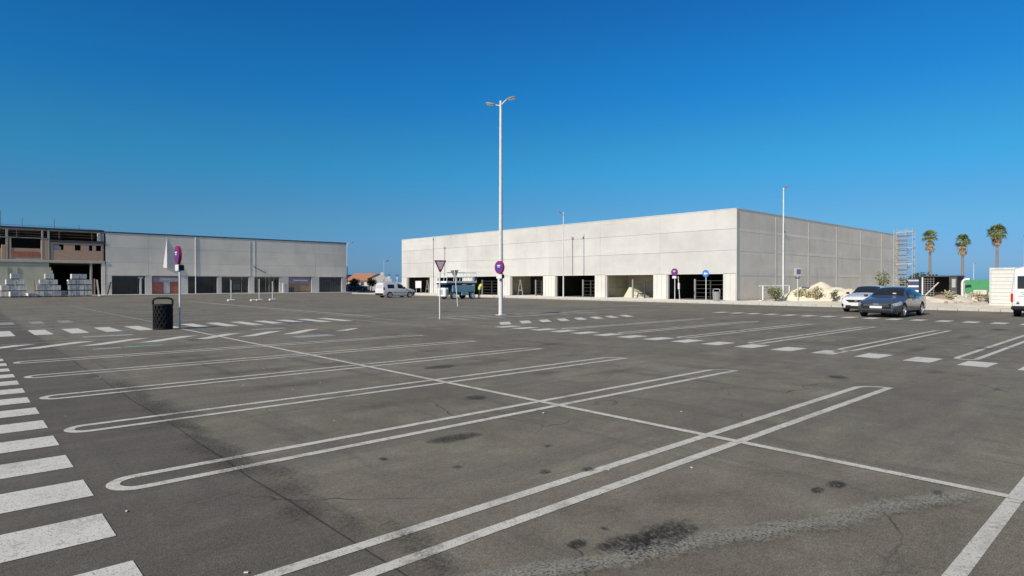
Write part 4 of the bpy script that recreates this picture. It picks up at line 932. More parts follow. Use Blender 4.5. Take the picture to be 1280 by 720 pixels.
for sd in (1, -1):
    C.patch('side_window', 'glass', t, 1.55, 2.5, 4.12, 4.86, sd, x0b=1.85); C.patch('side_window', 'glass', t, 2.58, 3.6, 4.12, 4.86, sd, x1b=3.5)
    C.patch('headlight', 'lamp', t, .06, .5, 3.9, 4.6, sd, nx=6); C.patch('tail_light', 'tail', t, 4.05, 4.3, 3.6, 4.2, sd)
    part('mirror', MB().rbox(1.5, 1.68, sd * .89, sd * 1.04, .98, 1.10, .03), 'black', t, True); part('fog_vent', MB().rbox(.02, .18, sd * .55, sd * .76, .34, .48, .02), 'black', t)
part('grille', MB().prism([(-.56, .70), (.56, .70), (.36, .56), (-.36, .56)], 'x', -.02, .1), 'black', t); part('badge', MB().rbox(-.035, -.015, -.08, .08, .60, .69, .015), 'chrome', t)
part('lower_grille', MB().rbox(-.02, .10, -.55, .55, .24, .40, .02), 'black', t); part('number_plate', MB().rbox(-.04, -.02, -.26, .26, .36, .47, .008), 'signw', t)
wheels(t, (.88, 3.52), .90, .325)

# small white van with windows: nose towards +X, mirrored keys
t = thing('small_van', 'small white van with rear side windows, left of the scissor lift', 'van', (37.85, 58.1, 0), math.pi)
vk = [(0.00, .62, .26, .46, .64, .6, .54, .74, .77), (.08, .74, .22, .48, .68, .72, .64, .80, .84), (.3, .84, .19, .52, .76, .82, .7, .88, .93), (.75, .86, .17, .56, .88, .84, .72, .96, 1.02), (1.22, .865, .17, .56, .94, .84, .70, 1.06, 1.11),
      (1.70, .87, .17, .56, .96, .85, .66, 1.42, 1.47), (2.02, .87, .17, .56, .97, .855, .66, 1.57, 1.63), (2.6, .87, .17, .56, .98, .86, .67, 1.62, 1.69), (3.5, .87, .19, .56, .98, .855, .67, 1.61, 1.68), (3.98, .855, .23, .58, .97, .84, .66, 1.56, 1.62), (4.10, .82, .32, .58, .94, .80, .64, 1.44, 1.48)]
C = CarShape(vk); C.body('body', 'wpaint', t, (.80, 3.30), .31)
C.patch('windscreen', 'glass', t, 1.26, 1.94, 5.1, 7, both=True, nt=4, nx=5)
for sd in (1, -1):
    C.patch('side_window', 'glass', t, 1.40, 2.3, 4.05, 4.8, sd, x0b=1.76); C.patch('side_window', 'glass', t, 2.75, 3.55, 4.05, 4.7, sd)
    C.patch('tail_light', 'tail', t, 3.9, 4.08, 3.7, 4.3, sd); C.patch('headlight', 'lamp', t, .1, .55, 3.8, 4.5, sd); C.patch('bumper_trim', 'black', t, .05, .42, 1.3, 3.2, sd)
    part('mirror', MB().rbox(1.44, 1.58, sd * .86, sd * 1.02, .98, 1.16, .03), 'black', t, True); C.patch('side_trim', 'signback', t, 1.2, 2.9, 3.02, 3.14, sd)
    part('roof_rail', MB().tube((2.1, sd * .55, 1.72), (3.8, sd * .55, 1.72), .025), 'galv', t)
part('rear_bumper', MB().rbox(4.02, 4.16, -.78, .78, .30, .50, .04), 'black', t, True); part('rear_window', MB().rbox(4.075, 4.115, -.6, .6, 1.02, 1.40, .015), 'poster', t); part('number_plate', MB().rbox(4.09, 4.13, -.25, .25, .70, .81, .006), 'signw', t)
part('front_grille', MB().rbox(-.02, .1, -.5, .5, .45, .62, .02), 'black', t)
wheels(t, (.80, 3.30), .87, .31)

# large white van cut by the right edge: rear towards the camera (-X)
t = thing('panel_van', 'large white panel van seen from behind at the right edge of the photo', 'van', (37.3, 4.62, 0), 0)
lk = [(0.0, .90, .42, .8, 1.30, .89, .80, 2.22, 2.36), (.06, .965, .36, .8, 1.32, .955, .85, 2.28, 2.42), (.25, .985, .32, .8, 1.34, .975, .87, 2.32, 2.46), (1.5, .99, .3, .8, 1.35, .98, .88, 2.34, 2.48), (3.4, .99, .3, .8, 1.35, .98, .87, 2.32, 2.46), (3.9, .99, .3, .8, 1.3, .98, .85, 2.1, 2.25), (4.5, .98, .3, .8, 1.2, .95, .82, 1.5, 1.6), (5.1, .94, .3, .7, 1.0, .9, .8, 1.15, 1.22), (5.3, .85, .34, .6, .85, .8, .7, .95, 1.0)]
C = CarShape(lk); C.body('body', 'wpaint', t, (.98, 4.35), .36)
for sd in (1, -1):
    part('rear_door', MB().rbox(-.035, .02, sd * .015 if sd > 0 else -.84, sd * .84 if sd > 0 else -.015, .52, 2.2, .02), 'wpaint', t)
    part('rear_window', MB().rbox(-.05, -.036, .10 if sd > 0 else -.72, .72 if sd > 0 else -.10, 1.35, 1.95, .006), 'glass', t)
    part('tail_light', MB().rbox(-.04, .16, .88 if sd > 0 else -.975, .975 if sd > 0 else -.88, .72, 1.12, .02), 'tail', t)
    part('door_hinge', MB().rbox(-.05, -.03, sd * .80 - .05, sd * .80 + .05, 1.9, 1.96, .005).rbox(-.05, -.03, sd * .80 - .05, sd * .80 + .05, .8, .86, .005), 'wpaint', t)
    C.patch('side_trim', 'black', t, 1.5, 3.7, 2.4, 2.95, sd)
part('bumper', MB().rbox(-.12, .2, -.95, .95, .34, .53, .05), 'black', t, True); part('door_lettering', MB().box(-.038, -.0355, .12, .62, 1.16, 1.19).box(-.038, -.0355, .12, .55, 1.06, 1.10).box(-.038, -.0355, .3, .7, .98, 1.01), 'signback', t)
part('door_emblem', MB().prism([(.62, .62), (.78, .62), (.70, .76)], 'x', -.045, -.0355), 'shed', t); part('roof_light', MB().rbox(-.02, .03, -.2, .2, 2.24, 2.29, .01), 'tail', t)
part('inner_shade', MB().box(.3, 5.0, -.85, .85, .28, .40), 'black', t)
wheels(t, (.98, 4.35), .985, .36, .24, 'rim', 6)

# dark parked car far off by the house
t = thing('parked_car', 'small dark hatchback parked far off in front of the tiled house', 'car', (59.4, 106.4, 0), R(180 - 40))
C = CarShape(hk); C.body('body', 'spaint', t, (.88, 3.52), .325, 24); C.patch('windscreen', 'glass', t, 1.32, 2.06, 5.12, 7, both=True); wheels(t, (.88, 3.52), .9, .325)
for sd in (1, -1): C.patch('side_window', 'glass', t, 1.55, 3.6, 4.12, 4.86, sd, x0b=1.85, x1b=3.5)

# ------------------------------------------------------------------ scissor lift
t = thing('scissor_lift', 'teal scissor lift with white guard rails, parked before the open bays', 'scissor lift', (35.75, 49.2, 0), 0)
part('chassis', MB().rbox(.25, 3.25, -.75, .75, .42, .72, .05), 'tealdark', t); part('scissor_stack', MB().rbox(.35, 3.2, -.62, .62, .73, .92, .03), 'tealdark', t)
for k in range(3):
    z0 = .95 + k * .16
    part('scissor_arm', MB().add([(.4, -.70, z0), (3.1, -.70, z0 + .10), (3.1, -.62, z0 + .10), (.4, -.62, z0), (.4, -.70, z0 + .09), (3.1, -.70, z0 + .19), (3.1, -.62, z0 + .19), (.4, -.62, z0 + .09)], [(0, 1, 2, 3), (4, 5, 6, 7), (0, 1, 5, 4), (1, 2, 6, 5), (2, 3, 7, 6), (3, 0, 4, 7)]), 'tealdark', t)
part('side_cover', MB().rbox(.45, 3.3, -.86, -.74, .70, 1.36, .03), 'tealp', t); part('side_cover', MB().rbox(.45, 3.3, .74, .86, .70, 1.36, .03), 'tealp', t)
part('tray', MB().rbox(1.55, 2.45, -.90, -.76, .36, .68, .03), 'tealp', t)
part('end_box', MB().rbox(-.32, .22, -.62, .62, .22, 1.12, .10), 'machw', t); part('end_box_panel', MB().box(-.335, -.321, -.3, .3, .45, .95), 'rail', t)
part('end_box_panel', MB().box(-.16, .10, -.64, -.621, .45, .95), 'rail', t)
part('platform', MB().rbox(-.25, 3.5, -.85, .85, 1.44, 1.60, .02), 'tealdark', t); part('toe_board', MB().box(-.25, 3.5, -.875, -.855, 1.605, 1.78), 'machw', t); part('toe_board', MB().box(-.27, -.252, -.85, .85, 1.605, 1.78), 'machw', t)
for x in (-.2, .62, 1.0, 1.85, 2.65, 3.05, 3.45):
    for y in (-.82, .82): part('rail_post', MB().tube((x, y, 1.6), (x, y, 2.62), .03, seg=6), 'machw', t)
for y in (-.82, .82):
    for z in (2.15, 2.62): part('guard_rail', MB().tube((-.2, y, z), (3.45, y, z), .03, seg=6), 'machw', t)
for x in (-.2, 3.45):
    for z in (2.15, 2.62): part('guard_rail', MB().tube((x, -.82, z), (x, .82, z), .03, seg=6), 'machw', t)
part('control_box', MB().rbox(3.2, 3.5, -.95, -.84, 1.95, 2.25, .02), 'shed', t)
wheels(t, (.62, 2.95), .92, .36, .28, 'machw', 6)

# ------------------------------------------------------------------ worker (one continuous skinned body)
def person(x, y, rz):
    t = thing('person', 'worker in a yellow hi-vis vest and dark trousers bending beside the scissor lift', 'person', (x, y, 0), rz)
    V = []; E = []; Rr = []
    def v(p, r, par=None):
        V.append(p); Rr.append(r if isinstance(r, tuple) else (r, r)); i = len(V) - 1
        if par is not None: E.append((par, i))
        return i
    # facing +x, leaning forward over a task
    pel = v((0, 0, .93), (.15, .12)); sp = v((.06, 0, 1.12), (.155, .12), pel); ch = v((.17, 0, 1.32), (.18, .13), sp); nb = v((.25, 0, 1.47), (.09, .08), ch)
    nk = v((.30, 0, 1.54), .058, nb); h1 = v((.35, 0, 1.62), (.075, .085), nk); h2 = v((.38, 0, 1.72), (.078, .09), h1)
    v((.455, 0, 1.635), .018, h1)
    for sd in (1, -1):
        hp_ = v((.0, sd * .10, .88), .095, pel); kn = v((.06 + .05 * sd, sd * .12, .49), .062, hp_); an = v((-.03 + .05 * sd, sd * .12, .09), .043, kn); v((.13 + .05 * sd, sd * .135, .035), .038, an)
        sh_ = v((.23, sd * .19, 1.40), .068, ch); el = v((.38, sd * .25, 1.16), .046, sh_); wr = v((.60, sd * .19, 1.14), .032, el); pm = v((.68, sd * .18, 1.14), (.036, .022), wr)
        for q in range(4):
            oy = sd * (.145 + .021 * q); ln_ = (.058, .068, .072, .06)[q]
            f1 = v((.74, oy, 1.135), .0095, pm); v((.74 + ln_ * .7, oy, 1.11), .0085, f1)
        th = v((.69, sd * .135, 1.155), .011, pm); v((.735, sd * .115, 1.14), .009, th)
    me = bpy.data.meshes.new('body'); me.from_pydata(V, E, []); ob = bpy.data.objects.new('body', me); COL.objects.link(ob)
    sk = ob.modifiers.new('skin', 'SKIN'); sk.use_smooth_shade = True
    for i, r in enumerate(Rr): me.skin_vertices[0].data[i].radius = r
    me.skin_vertices[0].data[0].use_root = True
    ob.modifiers.new('sub', 'SUBSURF').levels = 1
    dg = bpy.context.evaluated_depsgraph_get(); nm = bpy.data.meshes.new_from_object(ob.evaluated_get(dg)); nm.name = 'body'; bpy.data.objects.remove(ob)
    nm.materials.clear()
    for k in ('skin', 'vest', 'trouser', 'hair'): nm.materials.append(M[k])
    for pl_ in nm.polygons:
        c = pl_.center; i = 0
        if c.z < .95 and c.x < .35: i = 2
        elif c.z < 1.5 and c.x < .36 and not (abs(c.y) > .23 and c.z < 1.25): i = 1
        if c.z < .075: i = 3
        pl_.material_index = i; pl_.use_smooth = True
    link('body', nm, None, t)
    hr = MB().lathe([(.004, .108), (.05, .10), (.088, .06), (.102, .0), (.098, -.05), (.08, -.07)], 14); o = part('hair', hr, 'hair', t, True); o.location = (.362, 0, 1.705); o.rotation_euler = (0, -.15, 0); o.scale = (1, .85, 1)
    for sd in (1, -1):
        part('ear', MB().rbox(.35, .39, sd * .075, sd * .095, 1.63, 1.69, .008), 'skin', t); part('eye', MB().lathe([(.002, -.008), (.010, 0), (.002, .008)], 8, (.452, sd * .032, 1.675)), 'hair', t)
    part('mouth', MB().box(.43, .452, -.025, .025, 1.585, 1.592), 'red', t)
    part('reflective_band', MB().lathe([(.172, 1.155), (.172, 1.20)], 16, (.1, 0, 0)), 'signw', t).scale = (.9, 1.05, 1)
person(39.55, 48.35, R(15))

# ------------------------------------------------------------------ right background
def mound(name, pts, m, label, cat, seed, root=None):
    """a heap as a height field: sum of rounded bumps (x, y, radius, height)"""
    rnd = random.Random(seed); x0 = min(p_[0] - p_[2] for p_ in pts); x1 = max(p_[0] + p_[2] for p_ in pts); y0 = min(p_[1] - p_[2] for p_ in pts); y1 = max(p_[1] + p_[2] for p_ in pts)
    n = 46; vs = []; ph = [(rnd.uniform(1, 5), rnd.uniform(1, 5), rnd.uniform(0, 6)) for _ in range(7)]
    for j in range(n + 1):
        for i in range(n + 1):
            x = x0 + (x1 - x0) * i / n; y = y0 + (y1 - y0) * j / n; h_ = 0
            for (px_, py_, pr, hh) in pts:
                q = ((x - px_) ** 2 + (y - py_) ** 2) ** .5 / pr
                if q < 1: h_ = max(h_, hh * (1 - q ** 1.5))
            wv = sum(math.sin(a_ * x + b_ * y + c_) for a_, b_, c_ in ph) / 7
            h_ = h_ * (1 + .22 * wv) + (.06 * rnd.random() if h_ > .03 else 0)
            vs.append((x, y, h_ - .04))
    fs = [(j * (n + 1) + i, j * (n + 1) + i + 1, (j + 1) * (n + 1) + i + 1, (j + 1) * (n + 1) + i) for j in range(n) for i in range(n)]
    fs = [q for q in fs if any(vs[k][2] > -.03 for k in q)]
    cx, cy = pts[0][0], pts[0][1]; mb = MB(); mb.v = [(x - cx, y - cy, z) for x, y, z in vs]; mb.f = fs
    o = part(name, mb, m, None, True); o.location = (cx, cy, .13); tag(o, label, cat); return o
md = mound('dirt_mound', [(53.9, 20.7, 2.3, 1.5), (53.0, 21.6, 2.1, 1.15), (54.2, 19.6, 1.9, 1.2), (52.6, 22.4, 1.4, .5), (54.4, 18.4, 1.9, 1.0), (55.2, 17.3, 1.4, .6)], 'rubble', 'pale sandy dirt mound with dry weeds before the shaded side wall', 'mound', 3)
mound('rubble_pile', [(60.5, 13.6, 1.3, .5), (61.2, 13.1, 1.2, .62)], 'rubbler', 'low reddish rubble pile before the dark open shed', 'rubble', 5)
mound('rubble_pile', [(55.5, 14.5, 1.7, .34), (56.5, 12.9, 1.5, .3), (57.5, 13.9, 1.3, .45)], 'rubble', 'low pale sandy rubble on the kerb strip right of the grey car', 'rubble', 6)
mound('rubble_pile', [(59.6, 12.0, .9, .4), (60.0, 12.4, .9, .55)], 'beige', 'pale rubble heap beside the curved white pipe', 'rubble', 8)
rk = MB().rbox(-.18, .18, -.12, .12, -.1, .12, .05).mesh('stone')
for i in range(40):
    a_ = random.uniform(0, 6.28); link('stone', rk, 'beige' if i % 5 else 'rubbler', sa, (random.uniform(51.5, 62), random.uniform(9.5, 19), .12), (random.random(), random.random(), a_), [random.uniform(.3, .9)] * 3)

def bush(name, x, y, z, h_, rad, n, m, label, cat, seed, group=None, stems=6, upright=.6, lsz=.09):
    rnd = random.Random(seed); t = thing(name, label, cat, (x, y, z), 0, group)
    st_ = MB(); lf = MB()
    for s_ in range(stems):
        a_ = rnd.uniform(0, 6.28); r_ = rad * rnd.uniform(.2, .9); tip = Vector((r_ * math.cos(a_), r_ * math.sin(a_), h_ * rnd.uniform(.65, 1.0))); mid = Vector((tip.x * .4, tip.y * .4, tip.z * .55))
        st_.path([(0, 0, 0), mid, tip], [.02, .014, .005], 5)
        for k in range(n // stems):
            u = rnd.uniform(.25, 1.03); p_ = mid * min(1, u * 2) if u < .5 else mid + (tip - mid) * (u * 2 - 1)
            p_ = p_ + Vector((rnd.gauss(0, rad * .16), rnd.gauss(0, rad * .16), rnd.gauss(0, h_ * .05)))
            if p_.z < .03: p_.z = .03 + rnd.random() * .1
            d_ = Vector((rnd.gauss(0, 1), rnd.gauss(0, 1), rnd.gauss(0, .6) + upright)).normalized(); sd = d_.orthogonal().normalized(); sd.rotate(Matrix.Rotation(rnd.uniform(0, 6.28), 3, d_)); l_ = lsz * rnd.uniform(.7, 1.5)
            lf.add([p_, p_ + d_ * l_ * .5 + sd * l_ * .28, p_ + d_ * l_, p_ + d_ * l_ * .5 - sd * l_ * .28], [(0, 1, 2, 3)])
    part('stem', st_, 'bark', t); o = link('foliage', lf.mesh('foliage', fix=False), m, t); return t
bush('shrub', 50.0, 22.6, .1, 1.15, .85, 1100, 'weed', 'grey green shrub beside the tall single street lamp', 'shrub', 1, None, 9, .6, .13)
WG = 'dry weeds on the dirt mound'
bush('dry_weed', 51.5, 21.35, .1, .95, .45, 560, 'drygrass', 'leftmost tall dry weed in front of the dirt mound', 'weed', 2, WG, 8, 1.5, .15)
bush('dry_weed', 51.6, 20.75, .1, .75, .40, 420, 'drygrass', 'middle and lowest dry weed in front of the dirt mound', 'weed', 3, WG, 8, 1.5, .14)
bush('dry_weed', 51.8, 20.15, .1, 1.15, .5, 560, 'drygrass', 'bushiest dry weed in front of the dirt mound, at its right', 'weed', 4, WG, 9, 1.5, .15)
bush('sapling', 52.0, 18.9, .1, .95, .4, 90, 'weed', 'small sparse sapling right of the dry weeds, beside the white hatchback', 'sapling', 5, None, 5, .3, .2)
bush('sapling', 63.72, 18.9, .3, 2.3, .75, 200, 'weed', 'taller sparse sapling behind the slate grey car', 'sapling', 6, None, 6, .3, .24)
bush('shrub', 59.0, 12.75, .15, .8, .5, 260, 'drygrass', 'pale dry shrub between the reddish rubble and the white pipe', 'shrub', 7, None, 7, .8, .14)
bush('shrub', 60.3, 11.0, .1, .9, .8, 260, 'drygrass', 'dry shrub below the green hoarding', 'shrub', 8, None, 7, .8, .14)
bush('shrub', 56.2, 9.7, .1, .55, .7, 200, 'weed', 'low weeds at the left foot of the white site cabin', 'shrub', 9, None, 7, .8, .12)
bush('tree_tuft', 74.5, 18.6, 1.2, 1.6, .9, 220, 'leaf', 'dark tuft of leaves showing above the navy cabinet', 'bush', 10, None, 7, .4, .22)

# white pipe frame before the side wall
t = thing('pipe_frame', 'white goal-like pipe frame standing before the shaded side wall', 'frame', (49.74, 23.6, .1))
part('post', MB().rbox(-.05, .05, -.05, .05, 0, 1.25, .01), 'polew', t); part('crossbar', MB().tube((-.1, .3, 1.25), (2.9, -1.0, 1.28), .05), 'polew', t); part('post', MB().rbox(2.75, 2.85, -1.02, -.92, 0, 1.25, .01), 'polew', t)
part('foot', MB().rbox(-.5, .5, -.12, .12, 0, .10, .02), 'polew', t)

# scaffold tower at the far end of the building
t = thing('scaffold_tower', 'tall pale scaffold tower at the far end of the shaded side wall', 'scaffold', (80.0, 21.5, 0), R(-90))
for x in (-.95, .2, .9):
    for y in (-.45, .45): part('standard', MB().tube((x, y, 0), (x, y, 7.75), .034, seg=6), 'rail', t)
for k in range(15):
    z = .5 + k * .5
    for y in (-.45, .45): part('ledger', MB().tube((-.95, y, z), (.9, y, z), .022, seg=5), 'rail', t)
for k in range(8):
    z = .6 + k
    for x in (-.95, .9): part('transom', MB().tube((x, -.45, z), (x, .45, z), .022, seg=5), 'rail', t)
for k in range(25): part('ladder_rung', MB().box(-.50, .36, -.56, -.48, .35 + k * .27, .42 + k * .27), 'fpost' if k % 2 else 'rust', t)
for k in range(4): part('deck_board', MB().box(-.7, .85, -.4, .4, 1.9 + k * 1.8, 1.95 + k * 1.8), 'pier', t)
for k in range(4): part('brace', MB().tube((-.95, .45, .3 + k * 1.8), (.9, .45, 2.1 + k * 1.8), .02, seg=5), 'rail', t)

# navy cabinet
t = thing('site_cabinet', 'navy blue cabinet with pale horizontal bands behind the slate grey car', 'cabinet', (68.0, 17.4, 0), R(-90))
part('body', MB().rbox(-.46, .46, -.45, .45, .05, 1.95, .03), 'navy', t)
for z in (.75, 1.2, 1.75): part('band', MB().box(-.43, .43, -.462, -.451, z, z + .16), 'machw' if z < 1.7 else 'poster', t)
part('roof', MB().rbox(-.5, .5, -.5, .5, 1.952, 2.02, .02), 'shed', t); part('base', MB().box(-.42, .42, -.4, .4, 0, .049), 'shed', t)

# dark open shed
t = thing('open_shed', 'dark steel shed with its front open and a pale side panel, below the first palm', 'shed', (65.0, 16.1, 0), R(-90))
part('frame_post', MB().rbox(0, .12, 0, .12, 0, 2.15, .02), 'galv', t); part('frame_post', MB().rbox(2.08, 2.20, 0, .12, 0, 2.15, .02), 'shed', t); part('roof', MB().rbox(-.05, 2.72, -.1, 2.6, 2.152, 2.26, .02), 'shed', t)
part('back_wall', MB().box(0.061, 2.62, 2.4, 2.5, 0, 2.15), 'dark', t); part('side_wall', MB().box(.0, .06, .121, 2.39, 0, 2.15), 'dark', t); part('side_wall', MB().box(2.6, 2.66, .121, 2.39, 0, 2.15), 'dark', t)
part('front_panel', MB().rbox(2.21, 2.66, .0, .1, 0, 2.14, .01), 'shed', t); part('pale_sheet', MB().rbox(2.28, 2.56, -.03, -.005, 1.2, 1.95, .01), 'rail', t)
for k in range(9): part('wire', MB().tube((.12, .06, .35 + k * .2), (1.0, .06, .35 + k * .2), .012, seg=4), 'rail', t)
for k in range(4): part('wire', MB().tube((.25 + k * .22, .07, .2), (.25 + k * .22, .07, 2.1), .012, seg=4), 'rail', t)
o = None
for k in range(3): part('roof_block', MB().rbox(.45 + k * .26, .6 + k * .26, .3, .5, 2.262, 2.37, .02), 'black', t)
o = part('leaning_pole', MB().tube((0, 0, 0), (.1, -.98, 1.15), .05), 'pier'); o.location = (63.5, 15.45, .5); tag(o, 'pale pole leaning diagonally in front of the dark open shed', 'pole')

# green hoarding, block wall and curved pipe
t = thing('hoarding', 'bright green hoarding sheet behind the pale block base, left of the white site cabin', 'hoarding', (62.5, 12.35, 0), R(-90))
part('sheet', MB().rbox(-.02, 2.3, 0, .05, .72, 1.88, .015), 'green', t); part('post', MB().rbox(.0, .1, .06, .16, 0, 1.85, .01), 'galv', t); part('post', MB().rbox(2.1, 2.2, .06, .16, 0, 1.85, .01), 'galv', t)
t = thing('masonry_stub', 'pale masonry stub wall standing before the green hoarding', 'wall', (60.5, 11.5, .1), R(-90))
part('block', MB().rbox(0, .42, -.3, .3, .0, .55, .04), 'beige', t); part('block', MB().rbox(.1, 1.0, -.34, .3, .56, .95, .06), 'beige', t); part('shadow_gap', MB().box(.45, .95, -.2, .2, .42, .54), 'shed', t)
o = part('curved_pipe', MB().path([(0, 0, 0), (0, 0, 1.55), (0, -.04, 1.72), (0, -.15, 1.82), (0, -.32, 1.86), (0, -.5, 1.85)], .10, 10), 'polew', None, True); o.location = (61.5, 12.35, .05); tag(o, 'white pipe post with a curved top at the left of the green hoarding', 'pipe')
# white site cabin
t = thing('site_cabin', 'white ribbed site cabin behind the large white van', 'cabin', (51.25, 8.75, 0.1), 0)
part('body', MB().box(0.02, 2.4, -6.0, -.02, .05, 2.45), 'cabin', t)
for k in range(9): part('wall_panel', MB().rbox(-.014, .018, -5.98, -.03, .15 + k * .246, .15 + k * .246 + .238, .012), 'cabin', t)
part('top_rail', MB().rbox(-.04, .06, -6.0, 0, 2.38, 2.52, .015), 'cabin', t); part('base_rail', MB().rbox(-.04, .06, -6.0, 0, .0, .14, .015), 'cabin', t); part('corner_post', MB().rbox(-.05, .05, -.02, .05, .0, 2.53, .01), 'cabin', t)
part('roof', MB().box(.061, 2.4, -6.0, -.02, 2.452, 2.5), 'cabin', t); part('rating_label', MB().box(-.046, -.041, -.7, -.25, 2.43, 2.5), 'poster', t)

# ------------------------------------------------------------------ palms
def palm(x, y, zc_, label, seed, R_, skirt, lean=0):
    rnd = random.Random(seed); t = thing('palm_tree', label, 'palm tree', (x, y, 0), 0, 'fan palms beyond the building'); h_ = zc_
    tr = [(lean * (1 - u), 0, h_ * u) for u in [i / 8 for i in range(9)]]; part('trunk', MB().path(tr, [.24, .20, .17, .16, .155, .15, .15, .15, .17], 10), 'trunk', t, True)
    def fan(mb, o, d_, L_, spread, nb, droop):
        up = Vector((0, 0, 1)); sd = d_.cross(up)
        if sd.length < .05: sd = Vector((1, 0, 0))
        sd.normalize(); nn = sd.cross(d_).normalized(); st0 = o; hub = o + d_ * L_ * .5
        mb.add([st0 + sd * .02, st0 - sd * .02, hub - sd * .015, hub + sd * .015], [(0, 1, 2, 3)])
        for k in range(nb):
            a_ = spread * (k / (nb - 1) - .5); dd = (d_ * math.cos(a_) + sd * math.sin(a_)).normalized(); ll = L_ * .55 * (1 - .25 * abs(a_) / spread) * rnd.uniform(.9, 1.1)
            s2 = dd.cross(nn).normalized() * L_ * .035; m_ = hub + dd * ll * .55; e_ = hub + dd * ll - up * ll * droop * rnd.uniform(.5, 1.4)
            mb.add([hub, m_ + s2, e_, m_ - s2], [(0, 1, 2, 3)])
    cr = MB()
    for k in range(64):
        el = R(rnd.uniform(-38, 80)); az = rnd.uniform(0, 6.28); d_ = Vector((math.cos(el) * math.cos(az), math.cos(el) * math.sin(az), math.sin(el))); fan(cr, Vector((0, 0, h_ - .05)), d_, R_ * rnd.uniform(.85, 1.1), R(165), 13, .45)
    link('crown', cr.mesh('crown', fix=False), 'palm', t)
    sk = MB()
    for k in range(70):
        z = h_ - .15 - rnd.random() ** 1.2 * skirt; az = rnd.uniform(0, 6.28); el = R(rnd.uniform(-80, -48)); d_ = Vector((math.cos(el) * math.cos(az), math.cos(el) * math.sin(az), math.sin(el)))
        fan(sk, Vector((.1 * math.cos(az), .1 * math.sin(az), z)), d_, .85 * rnd.uniform(.8, 1.15), R(80), 6, .25)
    link('dead_frond_skirt', sk.mesh('skirt', fix=False), 'skirt', t)
palm(100.02, 23.82, 8.05, 'leftmost fan palm with a long brown skirt, above the dark shed', 11, 1.08, 1.35, .25)
palm(103.38, 20.76, 7.45, 'shortest fan palm with a broad pale skirt, above the green hoarding', 12, 1.1, 1.15)
palm(100.61, 16.52, 8.2, 'fan palm with the fullest crown, rising behind the white site cabin', 13, 1.28, .9, .1)

# ------------------------------------------------------------------ house and trees between the buildings
t = thing('tiled_house', 'low house with an orange tiled roof between the two concrete buildings', 'house', (64.44, 123.94, 0), R(-30))
part('wall', MB().box(-.5, 5.0, 0, 9, 0, 2.1), 'housew', t); part('gable_wall', MB().prism([(4.4, 0), (9.3, 0), (9.3, 2.3), (6.4, 3.55), (4.4, 2.9)], 'y', -.8, 8), 'houseg', t)
part('roof', MB().add([(-.9, -.4, 2.1), (5.4, -.4, 2.1), (5.6, 4.2, 3.75), (1.2, 4.2, 3.75), (-.9, 9.2, 2.1), (5.4, 9.2, 2.1)], [(0, 1, 2, 3), (3, 2, 5, 4), (0, 3, 4), (1, 5, 2), (0, 4, 5, 1)]), 'tile', t)
part('roof', MB().add([(3.9, -1.1, 2.55), (6.4, -1.1, 3.75), (6.4, 8.2, 3.75), (3.9, 8.2, 2.55), (3.9, -1.1, 2.45), (6.4, -1.1, 3.62), (6.4, 8.2, 3.62), (3.9, 8.2, 2.45)], [(0, 1, 2, 3), (4, 5, 6, 7), (0, 1, 5, 4), (1, 2, 6, 5), (2, 3, 7, 6), (3, 0, 4, 7)]), 'tile', t)
w_ = part('window', MB().rbox(2.5, 3.2, -.05, -.01, 1.0, 1.7, .01), 'shed', t)
part('chimney', MB().rbox(6.9, 7.5, 3, 3.6, 3.0, 3.9, .03), 'housew', t)
o = part('dark_shed_roof', MB().rbox(-3.0, 2.5, 0, 5, 2.5, 3.4, .1).box(-2.8, 2.3, .2, 4.8, 0, 2.49), 'shed'); o.location = (65.0, 130.5, 0); o.rotation_euler = (0, 0, R(-42)); tag(o, 'dark low roofed shed behind the tiled house, at the end of the warehouse', 'shed')
gw = thing('garden_wall', 'low pale garden wall in front of the tiled house', 'wall', (58.0, 110.5, 0), R(-30))
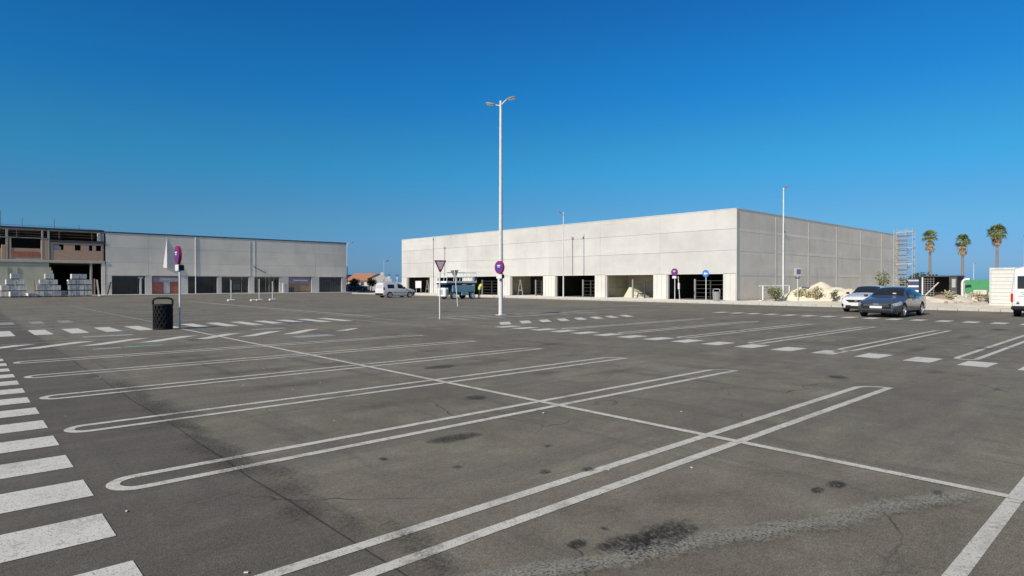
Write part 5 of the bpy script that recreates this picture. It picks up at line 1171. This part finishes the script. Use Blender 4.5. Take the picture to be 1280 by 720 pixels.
part('wall', MB().rbox(-4, 11, 0, .25, 0, .95, .02), 'houseg', gw); part('cap', MB().rbox(-4, 11, -.05, .3, .952, 1.03, .02), 'housew', gw); part('gate', MB().rbox(3.1, 3.5, -.03, -.004, .05, .9, .01), 'shed', gw)
def small_tree(x, y, label, seed):
    rnd = random.Random(seed); t = thing('round_tree', label, 'tree', (x, y, 0), 0, 'small round trees by the house')
    part('trunk', MB().path([(0, 0, 0), (.03, 0, .7), (0, .03, 1.3)], [.09, .07, .05], 7), 'bark', t); lf = MB()
    for b_ in range(5): a_ = b_ * 1.26; part('limb', MB().tube((0, 0, 1.0), (.5 * math.cos(a_), .5 * math.sin(a_), 1.7), .035, .015, 5), 'bark', t)
    for k in range(1500):
        d_ = Vector((rnd.gauss(0, 1), rnd.gauss(0, 1), rnd.gauss(0, 1))).normalized(); r_ = rnd.random() ** .4; p_ = Vector((d_.x * .95 * r_, d_.y * .95 * r_, 1.65 + d_.z * .68 * r_)) * (1 + .1 * math.sin(5 * d_.x + seed) * math.sin(4 * d_.y))
        n_ = Vector((rnd.gauss(0, 1), rnd.gauss(0, 1), rnd.gauss(0, 1))).normalized(); s_ = n_.orthogonal().normalized(); l_ = rnd.uniform(.06, .12); q_ = n_.cross(s_)
        lf.add([p_, p_ + s_ * l_ + q_ * l_ * .5, p_ + s_ * l_ * 2, p_ + s_ * l_ - q_ * l_ * .5], [(0, 1, 2, 3)])
    link('crown', lf.mesh('crown', fix=False), 'leaf', t)
small_tree(54.2, 102.1, 'round dark tree at the end corner of the grey warehouse', 1); small_tree(56.5, 99.9, 'round dark tree just left of the small white van', 2)
# low far treeline and roofs beyond the palms
for (x, y, z, s_, lb) in ((150, 40, 0, 3.2, 'distant dark bush beyond the scaffold tower'),):
    bush('far_bush', x, y, z, s_, 3.0, 300, 'leaf', lb, 'bush', 20, None, 8, .3, .6)
print('objects', len(bpy.data.objects), 'tris', sum(len(o.data.polygons) * 2 for o in bpy.data.objects if o.type == 'MESH'))
